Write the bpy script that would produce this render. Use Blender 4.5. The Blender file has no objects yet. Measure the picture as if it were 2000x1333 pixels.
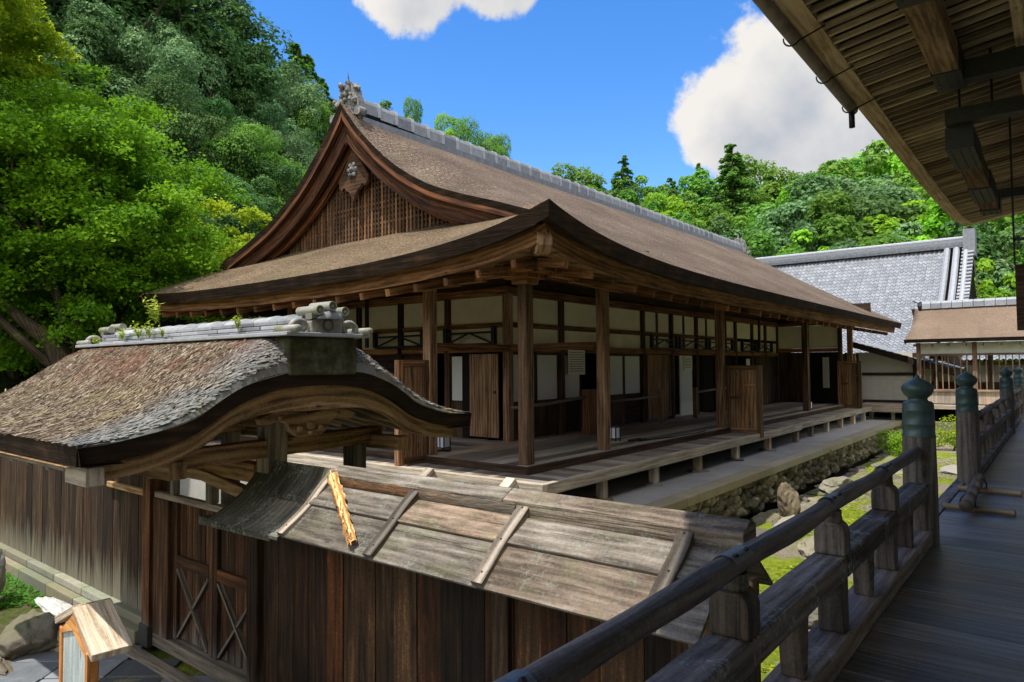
import bpy, math, random
from mathutils import Vector, Matrix, noise as mnoise
rnd = random.Random(7)
R = math.radians
sc = bpy.context.scene
COL = sc.collection

# ------------------------------------------------------------------ camera
cam_d = bpy.data.cameras.new('camera'); cam = bpy.data.objects.new('camera', cam_d); COL.objects.link(cam)
cam_d.sensor_width = 36.0; cam_d.lens = 24.14; cam_d.clip_start = 0.05; cam_d.clip_end = 3000
YAW, PITCH, ROLL = R(38.77), R(2.12), R(-0.46)
CAM = Vector((0, 0, 1.5))
f0 = Vector((-math.sin(YAW) * math.cos(PITCH), math.cos(YAW) * math.cos(PITCH), math.sin(PITCH)))
r0 = Vector((math.cos(YAW), math.sin(YAW), 0)); u0 = r0.cross(f0)
r1 = r0 * math.cos(ROLL) + u0 * math.sin(ROLL); u1 = u0 * math.cos(ROLL) - r0 * math.sin(ROLL)
M = Matrix((r1, u1, -f0)).transposed().to_4x4(); M.translation = CAM
cam.matrix_world = M
sc.camera = cam

# ------------------------------------------------------------------ light
SUN = Vector((-0.11, -0.37, 1.0)).normalized()
sun_d = bpy.data.lights.new('sun', 'SUN'); sun_d.energy = 2.15; sun_d.angle = R(0.6); sun_d.color = (1.0, 0.94, 0.84)
sun = bpy.data.objects.new('sun', sun_d); COL.objects.link(sun)
sun.rotation_euler = SUN.to_track_quat('Z', 'Y').to_euler(); sun.location = (0, -20, 60)
sc.view_settings.view_transform = 'Standard'; sc.view_settings.look = 'None'
sc.view_settings.gamma = 1; sc.view_settings.use_curve_mapping = False
sc.view_settings.exposure = 1.5
sc.cycles.max_bounces = 10; sc.cycles.diffuse_bounces = 8; sc.cycles.transparent_max_bounces = 6
sc.cycles.sample_clamp_indirect = 10.0

W = bpy.data.worlds.new('World'); sc.world = W; W.use_nodes = True
nt = W.node_tree; nt.nodes.clear()
def N(t, typ, **kw):
    n = t.nodes.new(typ)
    for k, v in kw.items():
        if k in n.inputs.keys() if isinstance(k, str) else False: n.inputs[k].default_value = v
        else: setattr(n, k, v)
    return n
def px_dir(px, py):
    return (f0 * 1341 + r1 * (px - 1000) - u1 * (py - 666.5)).normalized()
def build_world():
    L = nt.links.new
    out = N(nt, 'ShaderNodeOutputWorld'); bg = N(nt, 'ShaderNodeBackground'); L(bg.outputs[0], out.inputs[0])
    bg.inputs['Strength'].default_value = 0.15
    sky = N(nt, 'ShaderNodeTexSky'); sky.sky_type = 'NISHITA'; sky.sun_disc = False
    sky.sun_elevation = math.asin(SUN.z); sky.sun_rotation = math.atan2(SUN.x, SUN.y)
    sky.altitude = 900; sky.air_density = 1.25; sky.dust_density = 0.05; sky.ozone_density = 4.0
    tc = N(nt, 'ShaderNodeTexCoord')
    def math_(op, a, b=None, c=None, clamp=False):
        n = N(nt, 'ShaderNodeMath', operation=op); n.use_clamp = clamp
        for i, v in enumerate((a, b, c)):
            if v is None: continue
            if isinstance(v, (int, float)): n.inputs[i].default_value = v
            else: L(v, n.inputs[i])
        return n.outputs[0]
    def density(vec, detail):
        nz = N(nt, 'ShaderNodeTexNoise'); nz.inputs['Scale'].default_value = 7.0; nz.inputs['Detail'].default_value = detail
        nz.inputs['Roughness'].default_value = 0.56; L(vec, nz.inputs['Vector'])
        acc = None
        for (d, rad, wgt) in [(px_dir(a, b_), c_, e_) for a, b_, c_, e_ in CL]:
            vd = N(nt, 'ShaderNodeVectorMath', operation='DISTANCE'); L(vec, vd.inputs[0]); vd.inputs[1].default_value = d
            v = math_('MULTIPLY_ADD', vd.outputs['Value'], -wgt / rad, wgt)
            acc = v if acc is None else math_('MAXIMUM', acc, v)
        nn = math_('MULTIPLY_ADD', nz.outputs['Fac'], 3.1, -1.55)
        return math_('ADD', acc, nn)
    # (pixel direction, angular radius, strength) of every cloud puff
    CL = [(1530, 165, .105, 1.2), (1440, 230, .085, 1.2), (1630, 215, .13, 1.3), (1720, 230, .13, 1.2), (1480, 280, .075, 1.0),
          (1900, 250, .2, 1.2), (770, -48, .06, 1.0), (840, -35, .065, 1.1), (905, -48, .06, 1.1), (975, -42, .065, 1.1),
          (1700, 300, .1, .9), (2500, 200, .4, 1.2), (-900, 0, .5, 1.0)]
    # unseen cloud banks added behind the camera and overhead to lift ambient light
    FILL_BANKS = [(Vector((.5, -.8, .35)).normalized(), 1.0, 1.3), (Vector((-.7, -.65, .3)).normalized(), .6, 1.2), (Vector((.75, .1, .65)).normalized(), .6, 1.3), (Vector((.1, .1, 1)).normalized(), .5, 1.2)]
    d1 = density(tc.outputs['Generated'], 9.0)
    off = N(nt, 'ShaderNodeVectorMath', operation='ADD'); L(tc.outputs['Generated'], off.inputs[0])
    off.inputs[1].default_value = (u1 * 0.035 - r1 * 0.028)
    d2 = density(off.outputs[0], 5.0)
    alpha = N(nt, 'ShaderNodeMapRange'); alpha.interpolation_type = 'SMOOTHSTEP'; L(d1, alpha.inputs['Value'])
    alpha.inputs['From Min'].default_value = 0.02; alpha.inputs['From Max'].default_value = 0.3
    shade = N(nt, 'ShaderNodeMapRange'); L(d2, shade.inputs['Value'])
    shade.inputs['From Min'].default_value = 0.05; shade.inputs['From Max'].default_value = 1.5
    cr = N(nt, 'ShaderNodeMix', data_type='RGBA'); L(shade.outputs[0], cr.inputs['Factor'])
    cr.inputs['A'].default_value = (2.15, 2.08, 1.98, 1); cr.inputs['B'].default_value = (1.05, 1.16, 1.36, 1)
    mx = N(nt, 'ShaderNodeMix', data_type='RGBA'); L(alpha.outputs[0], mx.inputs['Factor'])
    hs = N(nt, 'ShaderNodeHueSaturation'); hs.inputs['Saturation'].default_value = 1.3; hs.inputs['Value'].default_value = .56; hs.inputs['Hue'].default_value = .508
    L(sky.outputs[0], hs.inputs['Color'])
    L(hs.outputs[0], mx.inputs['A']); L(cr.outputs['Result'], mx.inputs['B'])
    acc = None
    for d, rad, wgt in FILL_BANKS:
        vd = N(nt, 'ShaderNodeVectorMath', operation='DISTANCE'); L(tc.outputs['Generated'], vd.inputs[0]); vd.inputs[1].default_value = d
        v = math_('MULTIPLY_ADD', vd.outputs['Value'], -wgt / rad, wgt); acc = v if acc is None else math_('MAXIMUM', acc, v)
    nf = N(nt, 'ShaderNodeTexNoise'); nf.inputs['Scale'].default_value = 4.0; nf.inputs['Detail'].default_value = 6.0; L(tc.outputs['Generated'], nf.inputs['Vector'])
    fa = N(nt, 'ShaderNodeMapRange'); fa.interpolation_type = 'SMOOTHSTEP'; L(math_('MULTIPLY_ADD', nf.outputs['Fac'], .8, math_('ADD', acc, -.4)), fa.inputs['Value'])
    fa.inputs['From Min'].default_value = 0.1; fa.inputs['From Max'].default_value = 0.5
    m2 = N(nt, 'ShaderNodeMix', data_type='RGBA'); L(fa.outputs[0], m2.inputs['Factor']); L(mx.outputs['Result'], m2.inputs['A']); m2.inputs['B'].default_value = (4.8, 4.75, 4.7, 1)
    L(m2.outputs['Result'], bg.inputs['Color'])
build_world()

# ------------------------------------------------------------------ materials
def mat(name):
    m = bpy.data.materials.new(name); m.use_nodes = True; m.node_tree.nodes.clear(); return m
class NG:
    """small node-graph helper"""
    def __init__(s, name):
        s.m = mat(name); s.t = s.m.node_tree
        s.out = s.n('ShaderNodeOutputMaterial')
    def n(s, typ, **kw):
        n = s.t.nodes.new(typ)
        for k, v in kw.items(): setattr(n, k, v)
        return n
    def l(s, a, b): s.t.links.new(a, b)
    def val(s, n, key, v):
        if isinstance(v, (int, float, tuple, list)): n.inputs[key].default_value = v
        else: s.l(v, n.inputs[key])
    def uv(s): return s.n('ShaderNodeUVMap', uv_map='UV').outputs[0]
    def obj(s): return s.n('ShaderNodeTexCoord').outputs['Object']
    def pos(s): return s.n('ShaderNodeNewGeometry').outputs['Position']
    def mapping(s, vec, scale, loc=(0, 0, 0)):
        n = s.n('ShaderNodeMapping'); s.l(vec, n.inputs['Vector']); n.inputs['Scale'].default_value = scale; n.inputs['Location'].default_value = loc
        return n.outputs[0]
    def noise(s, vec, scale=1, detail=4, rough=.6, dist=0.0):
        n = s.n('ShaderNodeTexNoise'); s.l(vec, n.inputs['Vector'])
        n.inputs['Scale'].default_value = scale; n.inputs['Detail'].default_value = detail
        n.inputs['Roughness'].default_value = rough; n.inputs['Distortion'].default_value = dist
        return n.outputs['Fac']
    def vor(s, vec, scale, feature='F1', out='Distance'):
        n = s.n('ShaderNodeTexVoronoi', feature=feature); s.l(vec, n.inputs['Vector']); n.inputs['Scale'].default_value = scale
        return n.outputs[out]
    def ramp(s, fac, stops):
        n = s.n('ShaderNodeValToRGB'); s.l(fac, n.inputs['Fac']); e = n.color_ramp.elements
        while len(e) < len(stops): e.new(0.5)
        for i, (p, c) in enumerate(stops):
            e[i].position = p; e[i].color = (c[0], c[1], c[2], 1) if isinstance(c, (tuple, list)) else (c, c, c, 1)
        return n.outputs['Color']
    def mix(s, fac, a, b, blend='MIX'):
        n = s.n('ShaderNodeMix', data_type='RGBA', blend_type=blend)
        def put(k, v):
            if isinstance(v, (tuple, list)): n.inputs[k].default_value = (v[0], v[1], v[2], 1)
            elif isinstance(v, (int, float)): n.inputs[k].default_value = v
            else: s.l(v, n.inputs[k])
        put('Factor', fac); put('A', a); put('B', b)
        return n.outputs['Result']
    def math(s, op, a, b=None, c=None, clamp=False):
        n = s.n('ShaderNodeMath', operation=op); n.use_clamp = clamp
        for i, v in enumerate((a, b, c)):
            if v is None: continue
            if isinstance(v, (int, float)): n.inputs[i].default_value = v
            else: s.l(v, n.inputs[i])
        return n.outputs[0]
    def maprange(s, v, a, b, c=0.0, d=1.0, smooth=False):
        n = s.n('ShaderNodeMapRange'); s.l(v, n.inputs['Value'])
        if smooth: n.interpolation_type = 'SMOOTHSTEP'
        for k, x in zip(('From Min', 'From Max', 'To Min', 'To Max'), (a, b, c, d)): n.inputs[k].default_value = x
        return n.outputs[0]
    def tint(s):
        n = s.n('ShaderNodeAttribute', attribute_name='tint'); sp = s.n('ShaderNodeSeparateColor'); s.l(n.outputs['Color'], sp.inputs[0])
        return sp.outputs
    def sep(s, vec):
        n = s.n('ShaderNodeSeparateXYZ'); s.l(vec, n.inputs[0]); return n.outputs
    def bump(s, h, strength=.5, dist=.01):
        n = s.n('ShaderNodeBump'); s.l(h, n.inputs['Height']); n.inputs['Strength'].default_value = strength; n.inputs['Distance'].default_value = dist
        return n.outputs[0]
    def principled(s, color, rough=.8, normal=None, metal=0.0, spec=.3):
        p = s.n('ShaderNodeBsdfPrincipled')
        if isinstance(color, (tuple, list)): p.inputs['Base Color'].default_value = (color[0], color[1], color[2], 1)
        else: s.l(color, p.inputs['Base Color'])
        s.val(p, 'Roughness', rough); p.inputs['Metallic'].default_value = metal; p.inputs['Specular IOR Level'].default_value = spec
        if normal is not None: s.l(normal, p.inputs['Normal'])
        s.l(p.outputs[0], s.out.inputs['Surface']); return p

def wood(name, dark, midc, light, rough=.82, moss=0.0, mosscol=(.10, .12, .04), figure=0.35, weather=None, bumpk=.5, lichen=0.0, tintk=.55, spec=.25, hue=.35, cracks=0.25, sc_=(1.0, 10)):
    g = NG(name); uv = g.uv(); T = g.tint()
    streak = g.noise(g.mapping(uv, (sc_[0], sc_[1], 1)), 1.0, 6, .62, .5)
    fine = g.noise(g.mapping(uv, (3, 70, 1)), 1.0, 4, .65)
    wv = g.n('ShaderNodeTexWave', bands_direction='Y'); g.l(g.mapping(uv, (.5, 3.2, 1)), wv.inputs['Vector'])
    wv.inputs['Scale'].default_value = 1.3; wv.inputs['Distortion'].default_value = 11.0; wv.inputs['Detail'].default_value = 3.0; wv.inputs['Detail Scale'].default_value = .9
    blotch = g.noise(g.mapping(uv, (.9, 2.2, 1), (3.3, 1.7, 0)), 1.0, 5, .6)
    f = g.math('MULTIPLY_ADD', wv.outputs['Fac'], figure * .45, g.math('MULTIPLY', streak, .75))
    f = g.math('ADD', f, g.math('MULTIPLY_ADD', fine, .38, -.19))
    f = g.math('ADD', f, g.math('MULTIPLY_ADD', blotch, .6, -.36))
    c = g.ramp(f, [(.22, dark), (.48, midc), (.8, light)])
    spk = g.noise(g.pos(), 55, 4, .7)
    f = g.math('ADD', f, g.math('MULTIPLY_ADD', spk, .4, -.2)); c = g.ramp(f, [(.22, dark), (.48, midc), (.8, light)])
    kv = g.mapping(uv, (1.6, 4.2, 1)); kn = g.vor(kv, 1.0)
    ring = g.math('MULTIPLY', g.maprange(kn, .1, .15, 0, 1, True), g.maprange(kn, .15, .24, 1, 0, True))
    c = g.mix(g.math('MULTIPLY', ring, .12), c, light)
    knot = g.maprange(kn, .03, .085, 1, 0, True)
    c = g.mix(g.math('MULTIPLY', knot, .8), c, tuple(x * .35 for x in dark))
    ck = g.noise(g.mapping(uv, (1.0, 42, 1), (7, 3, 0)), 1.0, 3, .6, .3)
    c = g.mix(g.math('MULTIPLY', g.maprange(ck, .62, .7, 0, 1, True), cracks), c, tuple(x * .35 for x in dark))
    warm = g.mix(1.0, c, (1.45, .92, .55), 'MULTIPLY')
    c = g.mix(g.math('MULTIPLY', g.maprange(T[1], .55, 1, 0, 1), hue), c, warm)
    tv = g.math('MULTIPLY_ADD', T[0], tintk * 2, 1 - tintk)
    cm = g.n('ShaderNodeVectorMath', operation='SCALE'); g.l(c, cm.inputs[0]); g.l(tv, cm.inputs['Scale']); c = cm.outputs[0]
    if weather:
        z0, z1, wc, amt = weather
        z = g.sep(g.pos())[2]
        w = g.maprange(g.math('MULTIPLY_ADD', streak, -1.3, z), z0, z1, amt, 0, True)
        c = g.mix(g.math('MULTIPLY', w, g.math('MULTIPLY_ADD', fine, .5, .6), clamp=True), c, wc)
    if moss > 0:
        mn = g.noise(g.mapping(g.pos(), (1, 1, 1)), 3.2, 6, .7)
        c = g.mix(g.math('MULTIPLY', g.maprange(mn, .5, .66, 0, 1, True), moss), c, mosscol)
    if lichen > 0:
        ln = g.noise(g.mapping(g.pos(), (1, 1, 1), (5, 5, 5)), 4.0, 8, .75)
        ln2 = g.noise(g.pos(), 45, 3, .6)
        k = g.math('MULTIPLY', g.maprange(ln, .5, .62, 0, 1, True), g.maprange(ln2, .45, .6, 0, 1, True))
        c = g.mix(g.math('MULTIPLY', k, lichen), c, (.33, .38, .34))
    h = g.math('MULTIPLY_ADD', fine, .6, g.math('MULTIPLY_ADD', streak, .8, g.math('MULTIPLY_ADD', wv.outputs['Fac'], .3, g.math('MULTIPLY', ck, -.9))))
    g.principled(c, rough, g.bump(h, bumpk, .012), spec=spec)
    return g.m

MT = {}
MT['hall_wood'] = wood('hall_timber', (.06, .027, .011), (.24, .115, .048), (.42, .235, .115))
MT['soffit'] = wood('soffit_board', (.12, .065, .03), (.38, .23, .12), (.58, .4, .24))
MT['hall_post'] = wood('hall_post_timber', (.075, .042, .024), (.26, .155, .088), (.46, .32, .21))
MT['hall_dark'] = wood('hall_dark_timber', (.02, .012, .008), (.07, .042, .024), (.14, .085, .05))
MT['red_wood'] = wood('gable_red_timber', (.022, .009, .005), (.125, .047, .019), (.36, .145, .052))
MT['lattice_wood'] = wood('lattice_timber', (.04, .022, .012), (.15, .082, .043), (.34, .205, .118))
MT['door_wood'] = wood('door_board', (.065, .036, .02), (.19, .11, .058), (.33, .215, .125), figure=.6)
MT['floor_wood'] = wood('veranda_floor_board', (.14, .12, .1), (.29, .26, .225), (.42, .385, .34), rough=.55)
MT['edge_wood'] = wood('veranda_edge_board', (.26, .22, .165), (.5, .435, .35), (.66, .6, .51))
MT['fence_wood'] = wood('fence_board', (.009, .0055, .003), (.048, .025, .011), (.22, .115, .048), figure=.25, tintk=.8, hue=1.0)
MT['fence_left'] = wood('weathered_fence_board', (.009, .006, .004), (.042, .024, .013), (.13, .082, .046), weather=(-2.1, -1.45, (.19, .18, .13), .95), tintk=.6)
MT['gate_wood'] = wood('gate_timber', (.075, .043, .02), (.31, .19, .09), (.5, .36, .2))
MT['gate_door'] = wood('gate_door_timber', (.014, .007, .0035), (.068, .03, .012), (.2, .1, .04), weather=(-2.3, -1.85, (.17, .17, .17), .7))
MT['gate_grey'] = wood('gate_grey_timber', (.1, .085, .065), (.24, .2, .155), (.37, .33, .27))
MT['roof_board'] = wood('weathered_roof_board', (.07, .058, .045), (.225, .195, .16), (.46, .425, .37), figure=.3, moss=.3, mosscol=(.15, .16, .07), lichen=.3, bumpk=1.0, tintk=.3, cracks=.9, sc_=(2.4, 15))
MT['roof_board_dark'] = wood('mossy_dark_roof_board', (.03, .028, .023), (.09, .083, .068), (.2, .19, .16), moss=.35, mosscol=(.06, .075, .03), lichen=.55)
MT['batten'] = wood('grey_batten', (.1, .08, .06), (.24, .205, .165), (.42, .37, .31), cracks=.7, figure=.6, bumpk=1.0)
MT['rot_wood'] = wood('splintered_orange_wood', (.08, .035, .014), (.4, .21, .07), (.68, .45, .2), figure=1.0, bumpk=1.0)
MT['rail_wood'] = wood('handrail_timber', (.05, .041, .034), (.155, .13, .108), (.31, .27, .23), lichen=.12, bumpk=.9, rough=.66, spec=.4)
MT['rail_flat'] = wood('lichened_rail_timber', (.07, .06, .052), (.2, .175, .155), (.36, .325, .3), lichen=.85, bumpk=.8, rough=.72)
MT['deck'] = wood('deck_board', (.09, .1, .12), (.18, .2, .235), (.3, .325, .37), rough=.42, spec=.5, tintk=.25)
MT['eave_wood'] = wood('eave_timber', (.09, .052, .026), (.26, .165, .085), (.42, .3, .18))
MT['eave_light'] = wood('eave_rafter_timber', (.2, .14, .08), (.44, .33, .21), (.64, .51, .36))
MT['eave_edge'] = wood('eave_edge_board', (.3, .19, .1), (.58, .42, .25), (.74, .58, .4))
MT['gallery_wood'] = wood('gallery_timber', (.1, .064, .042), (.24, .17, .12), (.38, .29, .22))
MT['gallery_pale'] = wood('gallery_pale_board', (.28, .24, .2), (.42, .37, .31), (.55, .5, .43), tintk=.15)
MT['sign_wood'] = wood('sign_roof_board', (.3, .22, .14), (.58, .48, .36), (.72, .64, .52), figure=.25, bumpk=.8, tintk=.15)
MT['sign_orange'] = wood('sign_frame_timber', (.3, .13, .035), (.5, .25, .08), (.62, .36, .14))
MT['sign_panel'] = wood('sign_panel_board', (.2, .23, .22), (.36, .39, .38), (.5, .52, .5), figure=.1, bumpk=.6)
MT['bamboo'] = wood('bamboo_pole', (.28, .22, .13), (.42, .34, .22), (.56, .48, .34), figure=0, bumpk=.15, rough=.45, spec=.5)
MT['bamboo_old'] = wood('brown_bamboo', (.1, .08, .055), (.2, .16, .12), (.32, .27, .21), figure=0, bumpk=.2, rough=.5, spec=.5)
MT['trunk'] = wood('tree_bark', (.025, .02, .014), (.085, .068, .048), (.19, .16, .12), moss=.5, mosscol=(.09, .1, .03), bumpk=1.0)
MT['mossy_trunk'] = wood('mossy_bark', (.04, .03, .018), (.12, .095, .06), (.24, .2, .13), moss=.85, mosscol=(.13, .12, .025), bumpk=1.0)

def plain(name, c, rough=.7, metal=0, noise_amt=.25, scale=6, bumpk=.15, spec=.3, c2=None):
    g = NG(name); p = g.obj(); n = g.noise(p, scale, 6, .65)
    c2 = c2 or tuple(x * (1 - noise_amt * 1.6) for x in c)
    col = g.ramp(n, [(.3, c2), (.7, c)])
    g.principled(col, rough, g.bump(g.noise(p, scale * 6, 4, .6), bumpk, .01), metal, spec); return g.m
def plaster():
    g = NG('white_plaster'); p = g.pos(); n = g.noise(p, 1.4, 6, .7)
    c = g.ramp(n, [(.3, (.68, .6, .44)), (.65, (.82, .76, .61))])
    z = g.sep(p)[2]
    low_tone = g.math('MULTIPLY', g.maprange(g.math('MULTIPLY_ADD', g.noise(p, 1.1, 5, .6), .9, z), 2.25, 2.75, 1, 0, True), .55)  # plaster tone darker towards the bottom, broken up by noise
    c = g.mix(low_tone, c, (.2, .18, .12))
    g.principled(c, .9, g.bump(g.noise(p, 30, 4, .6), .1, .01)); return g.m
MT['plaster'] = plaster()
MT['plaster_clean'] = plain('clean_plaster', (.68, .66, .6), .9, noise_amt=.1)
MT['paper'] = plain('shoji_paper', (.72, .72, .69), .85, noise_amt=.05, scale=2)
MT['notice_paper'] = plain('notice_paper', (.78, .77, .68), .8, noise_amt=.04)
MT['ink'] = plain('ink', (.06, .06, .06), .8, noise_amt=.05)
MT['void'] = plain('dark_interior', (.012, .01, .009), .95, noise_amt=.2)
MT['iron'] = plain('dark_iron', (.03, .03, .033), .55, 0.4, spec=.4, scale=12)
MT['iron_strap'] = plain('iron_strap', (.06, .058, .056), .6, 0.3, scale=20, bumpk=.5)
MT['rail_strap'] = plain('grey_green_strap', (.22, .25, .25), .5, 0.5, scale=30)
MT['lantern_paper'] = plain('lantern_paper', (.75, .8, .88), .7, noise_amt=.04)
MT['pipe'] = plain('gutter_pipe', (.34, .27, .21), .5, noise_amt=.4, scale=4)
MT['wire'] = plain('black_wire', (.012, .012, .012), .5)
def bronze():
    g = NG('verdigris_bronze'); p = g.obj()
    n = g.noise(g.mapping(p, (1, 1, .35)), 14, 6, .65); n2 = g.noise(p, 3, 3, .5)
    c = g.ramp(g.math('MULTIPLY_ADD', n2, .6, g.math('MULTIPLY', n, .5)), [(.3, (.022, .036, .036)), (.55, (.05, .088, .08)), (.8, (.11, .16, .145))])
    g.principled(c, .42, g.bump(n, .2, .01), .2, .4); return g.m
MT['bronze'] = bronze()

def tile(name='grey_roof_tile', a=(.12, .13, .145), b=(.34, .35, .37), moss=0):
    g = NG(name); T = g.tint(); p = g.pos(); n = g.noise(p, 9, 6, .65)
    f = g.math('MULTIPLY_ADD', T[0], .7, g.math('MULTIPLY_ADD', n, .8, -.25))
    c = g.ramp(f, [(.15, a), (.85, b)])
    if moss:
        c = g.mix(g.math('MULTIPLY', g.maprange(g.noise(p, 7, 6, .7), .48, .62, 0, 1, True), moss), c, (.14, .16, .05))
    g.principled(c, .5, g.bump(g.noise(p, 60, 4, .6), .2, .01), 0, .5); return g.m
MT['tile'] = tile(); MT['tile_moss'] = tile('mossy_roof_tile', (.1, .1, .085), (.3, .29, .25), .8)
MT['tile_far'] = tile('distant_roof_tile', (.085, .093, .107), (.32, .34, .375))
MT['ornament'] = plain('ridge_ornament_stone', (.4, .375, .315), .8, noise_amt=.45, scale=9, bumpk=.5)
MT['emblem'] = plain('emblem_dark', (.09, .09, .085), .7)
MT['lead_ornament'] = plain('weathered_ridge_end', (.34, .34, .33), .7, noise_amt=.6, scale=14, bumpk=.8)

def bark_roof(name, lo, mid_, hi, rows=28, moss=.25):
    g = NG(name); uv = g.uv(); p = g.pos()
    row = g.noise(g.mapping(uv, (2.2, rows, 1)), 1, 5, .7, .3)
    grain = g.noise(g.mapping(uv, (16, 26, 1)), 1, 5, .75)
    fine = g.noise(g.mapping(uv, (45, 60, 1)), 1, 2, .6)
    patch = g.noise(g.mapping(uv, (.5, .8, 1)), 1, 6, .65)
    f = g.math('ADD', g.math('MULTIPLY_ADD', row, .55, -.02), g.math('MULTIPLY_ADD', grain, 1.5, -.7))
    f = g.math('ADD', f, g.math('MULTIPLY_ADD', patch, .5, -.27))
    f = g.math('ADD', f, g.math('MULTIPLY_ADD', fine, 1.1, -.55))
    c = g.ramp(f, [(.22, lo), (.47, mid_), (.74, hi)])
    st = g.noise(g.mapping(uv, (1.6, .25, 1), (2, 5, 0)), 1, 6, .7)
    c = g.mix(g.maprange(st, .48, .7, 0, .7, True), c, tuple(x * .55 for x in mid_))
    crs = g.n('ShaderNodeTexWave', bands_direction='Y', wave_profile='SAW'); g.l(g.mapping(uv, (.12, 1, 1)), crs.inputs['Vector']); crs.inputs['Scale'].default_value = 2.6; crs.inputs['Distortion'].default_value = 1.2; crs.inputs['Detail'].default_value = 4
    c = g.mix(g.maprange(crs.outputs['Fac'], 0, .25, .35, 0, True), c, lo)
    mo = g.math('MULTIPLY', g.maprange(g.noise(p, .9, 7, .7), .52, .68, 0, 1, True), moss)
    c = g.mix(mo, c, (.16, .15, .075))
    h = g.math('ADD', g.math('MULTIPLY', row, .8), g.math('MULTIPLY', grain, 1.2))
    g.principled(c, .95, g.bump(h, .9, .03), 0, .12); return g.m
MT['bark'] = bark_roof('cypress_bark_roof', (.07, .05, .037), (.22, .168, .13), (.45, .37, .3))
MT['bark_front'] = bark_roof('mossy_cypress_bark_roof', (.075, .052, .032), (.24, .175, .115), (.46, .36, .25), 36, .4)
MT['bark_gallery'] = bark_roof('brown_bark_roof', (.15, .108, .078), (.25, .185, .135), (.36, .28, .215), 20, 0)
def bark_edge():
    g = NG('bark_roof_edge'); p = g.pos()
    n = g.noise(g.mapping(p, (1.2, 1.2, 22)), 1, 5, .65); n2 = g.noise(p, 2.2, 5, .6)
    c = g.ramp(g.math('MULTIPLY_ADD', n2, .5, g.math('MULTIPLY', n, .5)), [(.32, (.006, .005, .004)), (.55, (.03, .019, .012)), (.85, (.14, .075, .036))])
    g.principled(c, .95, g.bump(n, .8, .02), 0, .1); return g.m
MT['bark_edge'] = bark_edge()
def thatch(name):
    g = NG(name); p = g.pos(); T = g.tint(); s = g.sep(p)
    n = g.noise(p, 1.3, 6, .65); n2 = g.noise(p, 9, 5, .7)
    f = g.math('ADD', g.math('MULTIPLY', T[0], .75), g.math('MULTIPLY_ADD', n2, .5, -.2))
    c = g.ramp(f, [(.12, (.045, .033, .022)), (.45, (.155, .118, .08)), (.85, (.36, .295, .22))])
    red = g.math('MULTIPLY', g.maprange(n, .46, .6, 0, 1, True), g.maprange(s[2], 1.25, 1.65, 0, .65, True))
    c = g.mix(red, c, g.mix(T[1], (.11, .035, .02), (.22, .11, .07)))
    ochre = g.math('MULTIPLY', g.maprange(g.noise(g.mapping(p, (1, 1, 1), (9, 3, 1)), 1.6, 4, .6), .5, .62, 0, .55, True), g.maprange(s[2], 1.5, 1.1, 0, 1, True))
    c = g.mix(ochre, c, (.26, .22, .1))
    lich = g.math('MULTIPLY', g.maprange(g.math('MULTIPLY_ADD', n2, .55, s[0]), -5.35, -4.7, 0, .65, True), g.maprange(n, .38, .56, .2, 1, True))
    c = g.mix(lich, c, g.mix(T[1], (.08, .1, .11), (.27, .3, .31)))
    g.principled(c, .95, g.bump(n2, .6, .02), 0, .1); return g.m
MT['thatch'] = thatch('gate_bark_thatch')
def mossy_box():
    g = NG('mossy_ridge_base'); p = g.pos()
    c = g.ramp(g.noise(p, 6, 6, .7), [(.35, (.02, .022, .015)), (.5, (.055, .052, .02)), (.66, (.11, .11, .09)), (.85, (.26, .29, .3))])
    g.principled(c, .9, g.bump(g.noise(p, 30, 4, .6), .6, .02)); return g.m
MT['mossy_box'] = mossy_box()

def stone(name, a, b, moss=.3, scale=2.5, mosscol=(.12, .14, .03)):
    g = NG(name); p = g.pos(); T = g.tint(); n = g.noise(p, scale, 8, .7); n2 = g.noise(p, scale * 9, 5, .65)
    f = g.math('ADD', g.math('MULTIPLY_ADD', n, .7, -.1), g.math('MULTIPLY_ADD', n2, .4, -.2))
    f = g.math('ADD', f, g.math('MULTIPLY_ADD', T[0], .6, -.3))
    c = g.ramp(f, [(.2, a), (.75, b)])
    c = g.mix(g.math('MULTIPLY', T[1], .35), c, (.3, .22, .1))
    up = g.sep(g.n('ShaderNodeNewGeometry').outputs['Normal'])[2]
    mk = g.math('MULTIPLY', g.maprange(g.math('MULTIPLY_ADD', up, .12, g.noise(p, 2.1, 6, .7)), .52, .68, 0, 1, True), moss)
    c = g.mix(mk, c, mosscol)
    g.principled(c, .85, g.bump(n2, .6, .02)); return g.m
MT['rock'] = stone('garden_rock', (.1, .095, .088), (.36, .35, .32), .35)
MT['rock_dark'] = stone('dark_rubble_stone', (.09, .085, .07), (.5, .46, .37), .25)
MT['rock_pale'] = stone('pale_rock', (.3, .3, .3), (.62, .62, .62), .15)
MT['curb'] = stone('granite_kerb', (.3, .265, .2), (.5, .455, .365), .12, 1.2)
MT['base_stone'] = stone('mossy_base_stone', (.16, .16, .13), (.38, .38, .33), .45, 1.6, (.15, .19, .08))
def paving():
    g = NG('slate_paving'); T = g.tint(); p = g.pos(); n = g.noise(p, 5, 7, .7)
    c = g.ramp(g.math('MULTIPLY_ADD', T[0], .65, g.math('MULTIPLY_ADD', n, .7, -.2)), [(.2, (.07, .08, .09)), (.8, (.24, .26, .28))])
    g.principled(c, .6, g.bump(n, .4, .01), 0, .4); return g.m
MT['paving'] = paving()
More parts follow.
